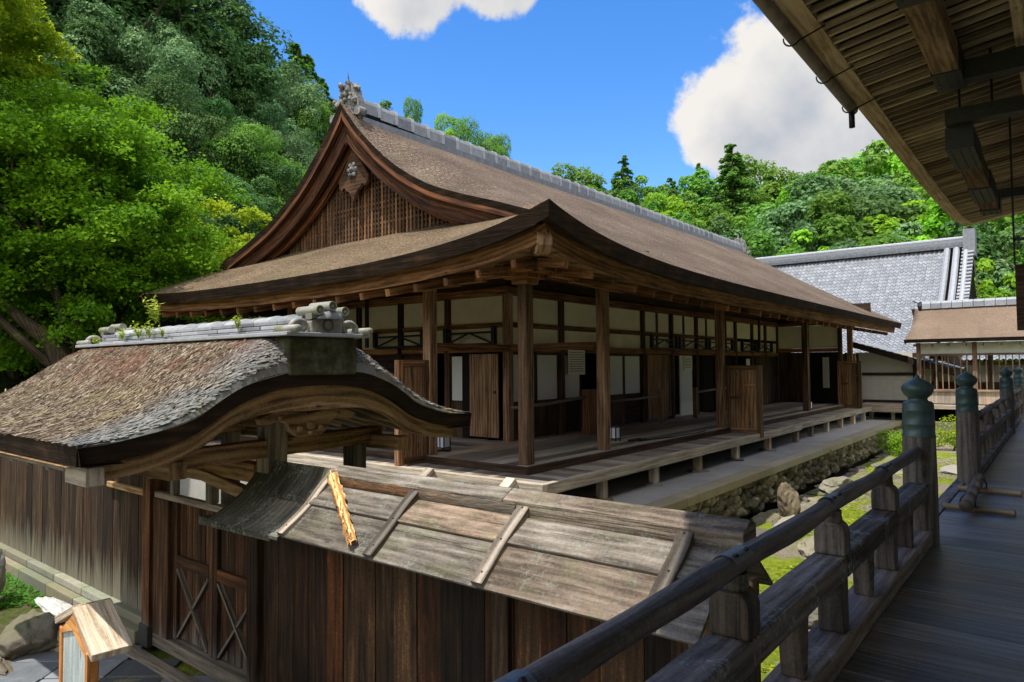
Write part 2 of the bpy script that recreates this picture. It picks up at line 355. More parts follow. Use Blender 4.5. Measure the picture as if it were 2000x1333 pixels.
def platform():
    g = NG('platform_plaster'); p = g.pos(); n = g.noise(p, 1.2, 7, .7)
    c = g.ramp(n, [(.3, (.27, .26, .245)), (.7, (.42, .41, .39))])
    c = g.mix(g.maprange(g.noise(p, 8, 5, .7), .55, .75, 0, .35, True), c, (.2, .2, .17))
    g.principled(c, .85, g.bump(g.noise(p, 30, 4, .6), .3, .01)); return g.m
MT['platform'] = platform()
def ground():
    g = NG('mossy_ground'); p = g.pos(); n = g.noise(p, .8, 8, .65); n2 = g.noise(p, 7, 6, .7); n3 = g.noise(p, 40, 4, .7)
    m = g.ramp(g.math('MULTIPLY_ADD', n3, .5, g.math('MULTIPLY', n2, .5)), [(.3, (.055, .085, .008)), (.52, (.2, .26, .02)), (.75, (.42, .43, .055))])
    d = g.ramp(n3, [(.3, (.14, .12, .09)), (.7, (.36, .32, .25))])
    c = g.mix(g.maprange(g.math('MULTIPLY_ADD', n2, .35, n), .62, .74, 0, 1, True), m, d)
    y = g.sep(p)
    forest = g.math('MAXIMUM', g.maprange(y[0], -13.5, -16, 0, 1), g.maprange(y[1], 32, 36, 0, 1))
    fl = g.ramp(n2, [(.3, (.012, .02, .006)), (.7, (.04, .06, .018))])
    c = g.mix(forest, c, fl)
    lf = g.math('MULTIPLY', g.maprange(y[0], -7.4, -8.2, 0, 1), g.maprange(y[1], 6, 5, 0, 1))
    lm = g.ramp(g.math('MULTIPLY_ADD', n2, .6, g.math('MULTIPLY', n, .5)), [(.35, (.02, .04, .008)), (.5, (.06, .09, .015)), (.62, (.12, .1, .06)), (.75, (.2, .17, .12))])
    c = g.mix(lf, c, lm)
    g.principled(c, .95, g.bump(g.math('ADD', n2, g.math('MULTIPLY', n3, .7)), 1.0, .05), 0, .1); return g.m
MT['ground'] = ground()
def leaf(name, a, b, trans=.35, tcol=None, gloss=.65, rand=.35):
    g = NG(name); T = g.tint()
    oi = g.n('ShaderNodeObjectInfo')
    c = g.mix(T[0], a, b)
    hs = g.n('ShaderNodeHueSaturation'); g.l(c, hs.inputs['Color'])
    g.l(g.math('MULTIPLY_ADD', oi.outputs['Random'], rand * .09, .5 - rand * .045), hs.inputs['Hue'])
    g.l(g.math('MULTIPLY_ADD', oi.outputs['Random'], rand * 1.2, 1 - rand * .6), hs.inputs['Value'])
    c = hs.outputs[0]
    p = g.n('ShaderNodeBsdfPrincipled'); g.l(c, p.inputs['Base Color']); p.inputs['Roughness'].default_value = gloss; p.inputs['Specular IOR Level'].default_value = .16
    tr = g.n('ShaderNodeBsdfTranslucent')
    tm = g.mix(.5, c, tcol or b); g.l(tm, tr.inputs['Color'])
    ms = g.n('ShaderNodeMixShader'); ms.inputs[0].default_value = trans
    g.l(p.outputs[0], ms.inputs[1]); g.l(tr.outputs[0], ms.inputs[2]); g.l(ms.outputs[0], g.out.inputs['Surface'])
    return g.m
MT['leaf_dark'] = leaf('evergreen_leaf', (.022, .08, .018), (.125, .245, .065), .33)
MT['leaf_grey'] = leaf('silvery_evergreen_leaf', (.035, .11, .035), (.2, .35, .135), .3, gloss=.55)
MT['leaf_mid'] = leaf('broadleaf_leaf', (.05, .16, .016), (.21, .4, .055), .4)
MT['leaf_bright'] = leaf('bright_leaf', (.08, .24, .01), (.32, .56, .04), .45)
MT['leaf_cedar'] = leaf('cedar_needle', (.03, .11, .014), (.14, .31, .045), .35)
MT['leaf_maple'] = leaf('maple_leaf', (.016, .085, .004), (.23, .43, .016), .42, (.24, .5, .02), rand=.05)
MT['leaf_yellow'] = leaf('yellow_green_maple_leaf', (.1, .24, .008), (.46, .58, .03), .45, (.5, .52, .03), rand=.05)
MT['moss_tuft'] = leaf('moss_tuft', (.1, .18, .008), (.42, .46, .03), .3, rand=0.05)
MT['weed'] = leaf('weed_leaf', (.2, .3, .02), (.5, .58, .08), .4, rand=.05)

# ------------------------------------------------------------------ mesh builder
def V(*a): return Vector(a)
class MB:
    def __init__(s): s.v = []; s.f = []; s.uv = []; s.mi = []; s.ti = []
    def face(s, idx, uvs, tint=(.5, .5), mi=0):
        s.f.append(tuple(idx)); s.uv.append(uvs); s.mi.append(mi); s.ti.append(tint)
    def hexa(s, P, L, Wd, H, tint=None, mi=0):
        """P: 8 corners, 0-3 at one end, 4-7 at the other end (along the length)"""
        tint = tint or (rnd.random(), rnd.random())
        b = len(s.v); s.v += [Vector(p) for p in P]; ou, ov = rnd.random() * 40, rnd.random() * 40
        for (q, uu, vv) in (((0, 1, 5, 4), L, Wd), ((1, 2, 6, 5), L, H), ((2, 3, 7, 6), L, Wd), ((3, 0, 4, 7), L, H)):
            ov += .37
            s.face([b + i for i in q], [(ou, ov), (ou, ov + vv), (ou + uu, ov + vv), (ou + uu, ov)], tint, mi)
        s.face([b + 3, b + 2, b + 1, b], [(ou, ov), (ou, ov + Wd), (ou + H, ov + Wd), (ou + H, ov)], tint, mi)
        s.face([b + 4, b + 5, b + 6, b + 7], [(ou, ov), (ou, ov + Wd), (ou + H, ov + Wd), (ou + H, ov)], tint, mi)
    def beam(s, p0, p1, w, h, up=(0, 0, 1), tint=None, mi=0, w1=None, h1=None):
        p0, p1 = Vector(p0), Vector(p1); d = p1 - p0; L = d.length; d.normalize()
        up = Vector(up); side = d.cross(up)
        if side.length < 1e-4: side = d.cross(Vector((1, 0, 0)))
        side.normalize(); up = side.cross(d).normalized()
        w1 = w if w1 is None else w1; h1 = h if h1 is None else h1
        def ring(p, w, h): return [p - side * w / 2 + up * h / 2, p + side * w / 2 + up * h / 2, p + side * w / 2 - up * h / 2, p - side * w / 2 - up * h / 2]
        s.hexa(ring(p0, w, h) + ring(p1, w1, h1), L, w, h, tint, mi)
    def box(s, x0, x1, y0, y1, z0, z1, tint=None, mi=0):
        dx, dy, dz = x1 - x0, y1 - y0, z1 - z0
        c = V((x0 + x1) / 2, (y0 + y1) / 2, (z0 + z1) / 2)
        m = max(dx, dy, dz)
        if m == dz: s.beam(c - V(0, 0, dz / 2), c + V(0, 0, dz / 2), dx, dy, (0, 1, 0), tint, mi)
        elif m == dx: s.beam(c - V(dx / 2, 0, 0), c + V(dx / 2, 0, 0), dy, dz, (0, 0, 1), tint, mi)
        else: s.beam(c - V(0, dy / 2, 0), c + V(0, dy / 2, 0), dx, dz, (0, 0, 1), tint, mi)
    def prism(s, poly, o, ax, ay, depth, tint=None, mi=0, uvalong=True, gd=False):
        """extruded outline: poly in (ax, ay) plane at o, pushed by depth vector"""
        o, ax, ay, dp = Vector(o), Vector(ax), Vector(ay), Vector(depth)
        tint = tint or (rnd.random(), rnd.random()); n = len(poly); b = len(s.v); ou, ov = rnd.random() * 40, rnd.random() * 40
        pts = [o + ax * p[0] + ay * p[1] for p in poly]
        s.v += pts + [p + dp for p in pts]
        uv = [(ou + p[0], ov + p[1]) for p in poly] if uvalong else [(ou + p[1], ov + p[0]) for p in poly]
        s.face(list(range(b, b + n)), uv, tint, mi)
        s.face([b + n + i for i in reversed(range(n))], [uv[i] for i in reversed(range(n))], tint, mi)
        t = 0; dl = dp.length
        for i in range(n):
            j = (i + 1) % n; L = (pts[j] - pts[i]).length
            w = [(ou + t, ov), (ou + t, ov + dl), (ou + t + L, ov + dl), (ou + t + L, ov)]
            if gd: w = [(ou + q[1], ov + q[0]) for q in w]
            s.face([b + i, b + n + i, b + n + j, b + j], w, tint, mi); t += L
    def sheet(s, rows, tint=None, mi=0, closed=False, uvs=None, flip=False):
        """rows of points -> quads; uv in metres (u along a row, v across rows)"""
        tint = tint or (.5, .5); b = len(s.v); n = len(rows[0])
        for r_ in rows: s.v += [Vector(p) for p in r_]
        if uvs is None:
            uvs = []; 
            acc = [0.0] * n
            for i, r_ in enumerate(rows):
                u = 0.0; line = []
                for j, p in enumerate(r_):
                    if j: u += (Vector(p) - Vector(r_[j - 1])).length
                    if i: acc[j] += (Vector(p) - Vector(rows[i - 1][j])).length
                    line.append((u, acc[j]))
                uvs.append(line)
        for i in range(len(rows) - 1):
            for j in range(n - 1 + (1 if closed else 0)):
                k = (j + 1) % n
                q = [b + i * n + j, b + i * n + k, b + (i + 1) * n + k, b + (i + 1) * n + j]
                w = [uvs[i][j], uvs[i][k], uvs[i + 1][k], uvs[i + 1][j]]
                if flip: q.reverse(); w.reverse()
                s.face(q, w, tint, mi)
    def lathe(s, prof, o, seg=24, tint=None, mi=0, ax=None):
        o = Vector(o); rows = []
        ax = Vector(ax).normalized() if ax is not None else V(0, 0, 1)
        e1 = ax.orthogonal().normalized(); e2 = ax.cross(e1)
        if ax.z > .99: e1, e2 = V(1, 0, 0), V(0, 1, 0)
        for (r_, z) in prof:
            rows.append([o + ax * z + (e1 * math.cos(2 * math.pi * k / seg) + e2 * math.sin(2 * math.pi * k / seg)) * max(r_, 1e-4) for k in range(seg)])
        ou = rnd.random() * 30; per = 2 * math.pi * max(p[0] for p in prof)
        L = 0; uvs = []
        for i, (r_, z) in enumerate(prof):
            if i: L += math.hypot(r_ - prof[i - 1][0], z - prof[i - 1][1])
            uvs.append([(ou + L, per * k / seg) for k in range(seg)])
        s.sheet(rows, tint or (rnd.random(), rnd.random()), mi, True, uvs)
    def tube(s, path, rad, seg=10, tint=None, mi=0, caps=True):
        path = [Vector(p) for p in path]; n = len(path)
        rr = rad if isinstance(rad, (list, tuple)) else [rad] * n
        rows = []; uvs = []; u = rnd.random() * 30; prev = None
        for i, p in enumerate(path):
            d = (path[min(i + 1, n - 1)] - path[max(i - 1, 0)]).normalized()
            if prev is None: e1 = d.orthogonal().normalized()
            else:
                e1 = prev - d * prev.dot(d); e1.normalize()
            prev = e1; e2 = d.cross(e1)
            if i: u += (p - path[i - 1]).length
            rows.append([p + (e1 * math.cos(2 * math.pi * k / seg) + e2 * math.sin(2 * math.pi * k / seg)) * rr[i] for k in range(seg)])
            uvs.append([(u, 2 * math.pi * rr[i] * k / seg) for k in range(seg)])
        tint = tint or (rnd.random(), rnd.random()); b = len(s.v)
        s.sheet(rows, tint, mi, True, uvs)
        if caps:
            s.face([b + k for k in reversed(range(seg))], [(math.cos(k) * .02, math.sin(k) * .02) for k in range(seg)], tint, mi)
            e = b + (n - 1) * seg
            s.face([e + k for k in range(seg)], [(math.cos(k) * .02, math.sin(k) * .02) for k in range(seg)], tint, mi)
    def rock(s, c, size, seed, sub=2, tint=None, mi=0, rough=.35):
        tint = tint or (rnd.random(), rnd.random())
        b = len(s.v); vs, fs = ICO[sub]
        sd = Vector((seed * 1.37, seed * .71, seed * 2.11)); r3 = random.Random(seed * 7919 + 5)
        pl = [(Vector((r3.gauss(0, 1), r3.gauss(0, 1), r3.gauss(0, 1))).normalized(), r3.uniform(.68, .98)) for _ in range(13)] if rough > 0 else []
        for p in vs:
            k = 1.12
            for n_, h_ in pl:
                q = p.dot(n_)
                if q > .05: k = min(k, h_ / q)
            k *= 1 + rough * .28 * mnoise.noise(p * 1.6 + sd) + rough * .2 * mnoise.noise(p * 4.3 + sd * 2)
            s.v.append(Vector(c) + Vector((p.x * size[0], p.y * size[1], p.z * size[2])) * k)
        for f in fs: s.face([b + i for i in f], [(0, 0), (1, 0), (0, 1)], tint, mi)
    def leafq(s, p, n, up, sx, sy, tint, mi=0):
        """one small leaf-shaped quad"""
        t = n.cross(up)
        if t.length < 1e-3: t = n.orthogonal()
        t.normalize(); w = t.cross(n).normalized(); b = len(s.v)
        s.v += [p - w * sy * .5, p + t * sx * .5 + w * sy * .05, p + w * sy * .5, p - t * sx * .5 + w * sy * .05]
        s.face([b, b + 1, b + 2, b + 3], [(0, 0), (1, 0), (1, 1), (0, 1)], tint, mi)
    def build(s, name, mats, parent=None, smooth=False, bevel=0.0, kind=None):
        me = bpy.data.meshes.new(name)
        off = V(0, 0, 0); p = parent
        while p is not None: off += p.location; p = p.parent
        if s.v: me.from_pydata([tuple(v - off) for v in s.v], [], s.f)
        uvl = me.uv_layers.new(name='UV'); flat = []; tf = []
        for f, u, t in zip(s.f, s.uv, s.ti):
            for i in range(len(f)):
                flat += [u[i][0], u[i][1]]; tf += [t[0], t[1], .5, 1.0]
        uvl.data.foreach_set('uv', flat)
        at = me.color_attributes.new('tint', 'FLOAT_COLOR', 'CORNER'); at.data.foreach_set('color', tf)
        me.polygons.foreach_set('material_index', s.mi)
        if smooth: me.polygons.foreach_set('use_smooth', [True] * len(s.f))
        for m in (mats if isinstance(mats, (list, tuple)) else [mats]): me.materials.append(MT[m] if isinstance(m, str) else m)
        me.update()
        o = bpy.data.objects.new(name, me); COL.objects.link(o)
        if parent is not None: o.parent = parent
        if bevel:
            bm = o.modifiers.new('bevel', 'BEVEL'); bm.width = bevel; bm.segments = 2; bm.limit_method = 'ANGLE'; bm.angle_limit = R(40)
        if kind: o['kind'] = kind
        return o
def make_ico():
    t = (1 + 5 ** .5) / 2
    vs = [Vector(p).normalized() for p in [(-1, t, 0), (1, t, 0), (-1, -t, 0), (1, -t, 0), (0, -1, t), (0, 1, t), (0, -1, -t), (0, 1, -t), (t, 0, -1), (t, 0, 1), (-t, 0, -1), (-t, 0, 1)]]
    fs = [(0, 11, 5), (0, 5, 1), (0, 1, 7), (0, 7, 10), (0, 10, 11), (1, 5, 9), (5, 11, 4), (11, 10, 2), (10, 7, 6), (7, 1, 8), (3, 9, 4), (3, 4, 2), (3, 2, 6), (3, 6, 8), (3, 8, 9), (4, 9, 5), (2, 4, 11), (6, 2, 10), (8, 6, 7), (9, 8, 1)]
    out = [(vs, fs)]
    for _ in range(4):
        vs2 = list(vs); cache = {}; fs2 = []
        def m(a, b):
            k = (min(a, b), max(a, b))
            if k not in cache: vs2.append(((vs2[a] + vs2[b]) / 2).normalized()); cache[k] = len(vs2) - 1
            return cache[k]
        for a, b, c in fs:
            x, y, z = m(a, b), m(b, c), m(c, a); fs2 += [(a, x, z), (b, y, x), (c, z, y), (x, y, z)]
        vs, fs = vs2, fs2; out.append((vs, fs))
    return out
ICO = make_ico()
def thing(name, label, cat, loc=(0, 0, 0), rz=0, group=None):
    o = bpy.data.objects.new(name, None); COL.objects.link(o); o.empty_display_size = .3
    o.location = loc; o.rotation_euler = (0, 0, rz); tag(o, label, cat, group); return o
def tag(o, label, cat, group=None):
    o['label'] = label; o['category'] = cat
    if group: o['group'] = group
    return o
def lerp(a, b, t): return a + (b - a) * t
def interp(xs, ys, x):
    if x <= xs[0]: return ys[0]
    for i in range(1, len(xs)):
        if x <= xs[i]:
            t = (x - xs[i - 1]) / (xs[i] - xs[i - 1]); return lerp(ys[i - 1], ys[i], t)
    return ys[-1]
def smooth_interp(xs, ys, x):
    if x <= xs[0]: return ys[0]
    if x >= xs[-1]: return ys[-1]
    n = len(xs); i = 0
    while x > xs[i + 1]: i += 1
    h = xs[i + 1] - xs[i]; t = (x - xs[i]) / h
    def m(k):
        if k == 0: return (ys[1] - ys[0]) / (xs[1] - xs[0])
        if k == n - 1: return (ys[-1] - ys[-2]) / (xs[-1] - xs[-2])
        return (ys[k + 1] - ys[k - 1]) / (xs[k + 1] - xs[k - 1])
    t2, t3 = t * t, t * t * t
    return (2 * t3 - 3 * t2 + 1) * ys[i] + (t3 - 2 * t2 + t) * h * m(i) + (-2 * t3 + 3 * t2) * ys[i + 1] + (t3 - t2) * h * m(i + 1)

# ================================================================== THE SETTING
def hill(x, y):
    r_ = math.sqrt(((x + 5) / .55) ** 2 + ((y - 10) / 1.6) ** 2)
    z = -1.66
    if x > -4.7 and 5.0 < y < 34: z += .3
    if r_ > 24: z += 22 * (1 - math.exp(-(r_ - 24) / 48)) * min(1, (r_ - 24) / 8) + .8 * mnoise.noise(Vector((x * .05, y * .05, 0)))
    return z
def make_ground():
    m = MB(); xs = [-260, -200, -150, -110, -85, -70] + [-60 + 2.0 * i for i in range(19)] + [-22 + .5 * i for i in range(49)] + [4, 8, 14, 20, 28, 40, 60, 90, 140, 200]
    ys = [-120, -80, -50, -30, -16, -8] + [-4 + .5 * i for i in range(81)] + [38, 40, 43, 46, 50, 55, 60, 66, 72, 80, 90, 100, 115, 130, 160, 200, 260]
    rows = []
    for y in ys:
        rows.append([V(x, y, hill(x, y) + .05 * mnoise.noise(Vector((x * .9, y * .9, 3)))) for x in xs])
    m.sheet(rows); m.build('ground', 'ground', smooth=True, kind='structure')
make_ground()

# ------------------------------------------------------------------ corridor deck (structure) and paving
def make_deck():
    m = MB(); y = -6.0
    while y < 23.5:
        w = rnd.uniform(.24, .34)
        m.box(-1.0, 2.2, y, y + w - .006, -.05 + rnd.uniform(-.002, .002), 0)
        y += w
    o = m.build('deck', 'deck', bevel=.006, kind='structure')
    m = MB(); m.box(-1.13, -1.004, -6, 23.5, -.2, .012); m.box(-1.06, -.9, -6, 23.5, -.42, -.205)
    for k in range(15): m.box(-1.06, -.9, -5 + 2 * k, -4.82 + 2 * k, -1.6, -.425)
    m.build('deck_edge', 'rail_flat', bevel=.01, kind='structure')
make_deck()
def make_paving():
    m = MB(); a = R(40); ca, sa = math.cos(a), math.sin(a)
    for i in range(-14, 15):
        for j in range(-14, 15):
            cx, cy = -7 + (i * .62) * ca - (j * .42) * sa, 1.6 + (i * .62) * sa + (j * .42) * ca
            if not (-8.75 - .12 * (cy) < cx < -1.2 and -3 < cy < 3.42): continue
            e = .6 / 2; f = .4 / 2; z = -1.625 + rnd.uniform(-.006, .006)
            P = [V(cx + u * ca - v * sa, cy + u * sa + v * ca, 0) for u, v in ((-e, -f), (e, -f), (e, f), (-e, f))]
            m.hexa([p + V(0, 0, z - .06) for p in (P[0], P[3])] + [p + V(0, 0, z) for p in (P[3], P[0])] + [p + V(0, 0, z - .06) for p in (P[1], P[2])] + [p + V(0, 0, z) for p in (P[2], P[1])], .6, .4, .06)
    m.build('paving', 'paving', bevel=.008, kind='structure')
make_paving()

# ================================================================== THE TEMPLE HALL
XO, YO, XI, YI, XE, YE, XM = -6.44, 8.35, -8.75, 10.76, -4.78, 6.69, -10.5
HW = XE - XM                       # half width at the eaves
YV, YB, YEND, YRE = 7.95, 8.5, 28.35, 29.7
XL = XM - HW
def up_corner(t, d): return .5 * math.exp(-max(t, 0) / 1.6) * math.exp(-max(d, 0) / 1.1)
def slope_z(d): return 3.02 + .573 * d - .07 * math.sin(math.pi * min(max(d / HW, 0), 1))
ZVX = [0, .3, .55, 1.38, 2.28, 3.1, 3.8, 4.45]; ZVZ = [6.5, 6.14, 5.86, 5.13, 4.58, 4.26, 4.03, 3.80]
def verge_z(dx): return smooth_interp(ZVX, ZVZ, dx)
def roof_right(dx, y, k0=1.0):
    z = slope_z(HW - dx) + up_corner(y - YE, HW - dx) * k0
    if y < YV + 1.3 and dx < 4.5:
        k = 1 - min(max((y - YV) / 1.3, 0), 1); z = lerp(z, verge_z(dx), k * k * (3 - 2 * k))
    return z
def roof_front(x, y):
    d = y - YE
    return slope_z(d) + up_corner(XE - x, d) + .4 * up_corner(x - XL, d)
hall = thing('temple_hall', 'large old timber temple hall with sweeping bark roof, lattice gable and open verandas', 'temple hall', (-10.5, 18, 0))
def build_hall_roof():
    m = MB(); e = MB()
    dxs = [0, .15, .3, .45, .6, .8, 1, 1.25, 1.5, 1.75, 2, 2.3, 2.6, 2.9, 3.2, 3.5, 3.8, 4.1, 4.3, 4.46] + [4.6 + .14 * i for i in range(8)] + [HW]
    for sgn in (1, -1):
        rows = []; uvs = []
        for dx in dxs:
            ys0 = YV if dx < 4.47 else YE + (HW - dx)
            ye = YEND if dx < 4.3 else YRE
            ts = [0, .004, .01, .018, .027, .037, .048, .06, .075, .09, .11, .14, .18, .25, .35, .5, .65, .8, .9, 1]
            line = []; ul = []
            for t in ts:
                y = lerp(ys0, ye, t)
                z = roof_right(dx, y, 1.0 if sgn > 0 else .4)
                line.append(V(XM + sgn * dx, y, z)); ul.append((y, dx * 1.15))
            rows.append(line); uvs.append(ul)
        m.sheet(rows, uvs=uvs, flip=sgn > 0)
        # thick dark edge along the long eave: face leaning in, then underside
        E0 = rows[-1]
        E1 = [p + V(-sgn * .05, 0, -.2) for p in E0]; E1[0] = E0[0] + V(-sgn * .05, .05, -.2)
        e.sheet([E0, E1], flip=sgn > 0)
        In = [p + V(-sgn * .3, 0, .07) for p in E1]; In[0] = E1[0] + V(-sgn * .3, .3, .07)
        e.sheet([E1, In], flip=sgn > 0)
        e.sheet([[E0[-1], E0[-1] + V(-sgn * 1.5, 0, .8)], [E1[-1], E1[-1] + V(-sgn * 1.5, 0, .8)]])
    # front hip slope
    m2 = MB(); rows = []; uvs = []
    for k in range(14):
        d = (YB + .1 - YE) * k / 13
        n = 44; line = []; ul = []
        for i in range(n + 1):
            x = lerp(XL + min(d, 1.27 + max(0, d - 1.27) * .2), XE - min(d, 1.27 + max(0, d - 1.27) * .2), i / n)
            line.append(V(x, YE + d, roof_front(x, YE + d) - (0.02 if d > 1.3 else 0))); ul.append((x, d * 1.15))
        rows.append(line); uvs.append(ul)
    m2.sheet(rows, uvs=uvs)
    E0 = rows[0]; E1 = [p + V(0, .05, -.2) for p in E0]; E1[0] += V(.05, 0, 0); E1[-1] += V(-.05, 0, 0)
    e.sheet([E0, E1], flip=True)
    In = [p + V(0, .3, .07) for p in E1]; In[0] += V(.3, 0, 0); In[-1] += V(-.3, 0, 0)
    e.sheet([E1, In], flip=True)
    roof = m.build('bark_roof', 'bark', hall, smooth=True)
    m2.build('hip_roof', 'bark_front', hall, smooth=True)
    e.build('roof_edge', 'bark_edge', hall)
    # verge: thick thatch edge of the gable, red boards below, soffit back to the lattice
    vb = MB(); rb = MB(); rb2 = MB(); sf = MB()
    P = []
    for sgn in (-1, 1):
        seq = [4.45 - .178 * i for i in range(26)]
        P.append([(sgn * dx, verge_z(dx)) for dx in (seq if sgn < 0 else list(reversed(seq)))])
    pts = P[0][:-1] + [(0, 6.5)] + P[1][1:]
    def off(pts, k):
        out = []
        for i, p in enumerate(pts):
            a = pts[max(i - 1, 0)]; b = pts[min(i + 1, len(pts) - 1)]
            d = Vector((b[0] - a[0], b[1] - a[1])).normalized(); nrm = Vector((d.y, -d.x))
            if p[0] == 0: out.append((0, p[1] - k * 1.35)); continue
            q = (p[0] + nrm.x * k, p[1] + nrm.y * k)
            if (p[0] < 0 and q[0] > -.001): q = (-.001, p[1] - k * 1.3)
            if (p[0] > 0 and q[0] < .001): q = (.001, p[1] - k * 1.3)
            out.append(q)
        return out
    def rib(mb, pts, y0, k0, y1, k1, flip=False):
        a, b = off(pts, k0), off(pts, k1)
        mb.sheet([[V(XM + p[0], y0, p[1]) for p in a], [V(XM + p[0], y1, p[1]) for p in b]], tint=(rnd.random(), rnd.random()), flip=flip)
    rib(vb, pts, YV, 0, YV + .03, .11); rib(vb, pts, YV + .03, .11, YV + .1, .11)
    rib(rb, pts, YV + .03, .11, YV + .03, .19); rib(rb, pts, YV + .03, .19, YV + .14, .19)
    rib(rb, pts, YV + .14, .11, YV + .14, .44); rib(rb, pts, YV + .14, .44, YV + .22, .44)
    rib(rb2, pts, YV + .22, .36, YV + .32, .37); rib(rb2, pts, YV + .32, .36, YV + .32, .5); rib(rb2, pts, YV + .32, .5, YV + .4, .5)
    rib(sf, pts, YV + .2, .36, YB + .1, .4)
    vb.build('verge_thatch', 'bark_edge', hall); rb.build('bargeboard', 'red_wood', hall); rb2.build('inner_bargeboard', 'red_wood', hall); sf.build('gable_soffit', 'hall_dark', hall)
    # lattice wall
    inner = off(pts, .42)
    def top_at(x):
        b = -99
        for i in range(len(inner) - 1):
            x0, x1 = inner[i][0], inner[i + 1][0]
            if min(x0, x1) <= x <= max(x0, x1) and abs(x1 - x0) > 1e-6: b = max(b, lerp(inner[i][1], inner[i + 1][1], (x - x0) / (x1 - x0)))
        return b
    la = MB(); zb = 3.8
    x = -3.3
    while x < 3.3:
        t = top_at(x)
        if t > zb + .05: la.box(XM + x - .023, XM + x + .023, YB - .06, YB, zb, t + .04)
        x += .098
    z = zb + .12
    while z < 5.75:
        xs = [k * .02 for k in range(-170, 171) if top_at(k * .02) > z]
        if xs: la.box(XM + xs[0], XM + xs[-1], YB - .045, YB - .015, z - .018, z + .018)
        z += .098
    la.build('gable_lattice', 'lattice_wood', hall)
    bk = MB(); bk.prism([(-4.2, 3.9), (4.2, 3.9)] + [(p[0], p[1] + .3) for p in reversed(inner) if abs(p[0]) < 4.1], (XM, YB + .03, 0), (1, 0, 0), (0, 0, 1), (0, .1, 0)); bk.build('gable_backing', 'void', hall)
    pn = MB()
    out = [(0, 5.66), (.16, 5.5), (.44, 5.12), (.42, 4.98), (.34, 4.92), (.27, 4.98), (.2, 4.9), (.12, 4.86), (.06, 4.76), (0, 4.66)]
    poly = out + [(-a, b) for a, b in reversed(out[1:-1])]
    pn.prism(list(reversed(poly)), (XM, YV + .3, 0), (1, 0, 0), (0, 0, 1), (0, .07, 0))
    pend = pn.build('gable_pendant', 'lattice_wood', hall, bevel=.012)
    bs = MB(); bs.lathe([(.001, 0), (.05, .0), (.06, .04), (.001, .09)], (XM, YV + .3, 5.28), 12, ax=(0, -1, 0))
    for k in range(6):
        a = k * math.pi / 3; bs.rock((XM + .1 * math.cos(a), YV + .29, 5.28 + .1 * math.sin(a)), (.055, .04, .055), k, 1)
    bs.build('pendant_boss', 'lead_ornament', pend, smooth=True)
    # ridge
    rg = MB(); y = 8.35; L = .445
    def zr(y): return slope_z(HW) + .14 * math.exp(-(y - 8) / 1.6)
    while y < YEND - .3:
        zz = zr(y); tn = (rnd.random() * .55, .5)
        prof = [(-.17, -.02), (-.17, .17), (-.145, .24), (-.07, .28), (.07, .28), (.145, .24), (.17, .17), (.17, -.02)]
        rows = [[V(XM + p[0], yy, zz + p[1]) for p in prof] for yy in (y, y + L - .025)]
        rg.sheet(rows, tint=tn, flip=True)
        pr2 = [(p[0] * 1.1, p[1] * 1.07) for p in prof]
        rows = [[V(XM + p[0], yy, zz + p[1]) for p in pr2] for yy in (y + L - .08, y + L)]
        rg.sheet(rows, tint=(.85, .5), flip=True)
        rg.sheet([[V(XM + p[0], y + L - .08, zz + p[1]) for p in prof], [V(XM + p[0], y + L - .08, zz + p[1]) for p in pr2]], tint=(.6, .5))
        rg.sheet([[V(XM + p[0], y + L, zz + p[1]) for p in prof], [V(XM + p[0], y + L, zz + p[1]) for p in pr2]], tint=(.6, .5), flip=True)
        y += L
    rg.box(XM - .24, XM + .24, 8.3, YEND - .2, slope_z(HW) - .16, slope_z(HW) - .02, tint=(.1, .5))
    rg.build('ridge_tiles', 'tile', hall)
    # ridge-end ornament: curled weathered lumps and a short horn
    for (nm, yy, dr) in (('ridge_end_ornament', 8.25, -1), ('ridge_end_ornament', YEND - .1, 1)):
        o = MB(); zz = zr(yy)
        o.prism([(-.3, -.12), (.3, -.12), (.34, .1), (.25, .34), (.12, .5), (-.12, .5), (-.25, .34), (-.34, .1)], (XM, yy, zz), (1, 0, 0), (0, 0, 1), (0, dr * .12, 0))
        for k in range(26):
            a = rnd.uniform(0, 6.28); r_ = rnd.uniform(.05, .34)
            o.rock((XM + r_ * math.cos(a), yy + dr * rnd.uniform(.08, .2), zz + .18 + r_ * .95 * math.sin(a)), (rnd.uniform(.04, .08),) * 3, k, 1)
        for sx in (-1, 1):
            o.lathe([(.001, 0), (.085, 0), (.085, .16), (.001, .16)], (XM + sx * .38, yy + dr * .2, zz - .12), 14, ax=(0, -dr, 0))
        o.tube([(XM, yy, zz + .45), (XM - .02, yy + dr * .08, zz + .58), (XM, yy + dr * .12, zz + .72)], [.03, .015, .006], 6)
        o.build(nm, 'lead_ornament', hall, smooth=False)
build_hall_roof()

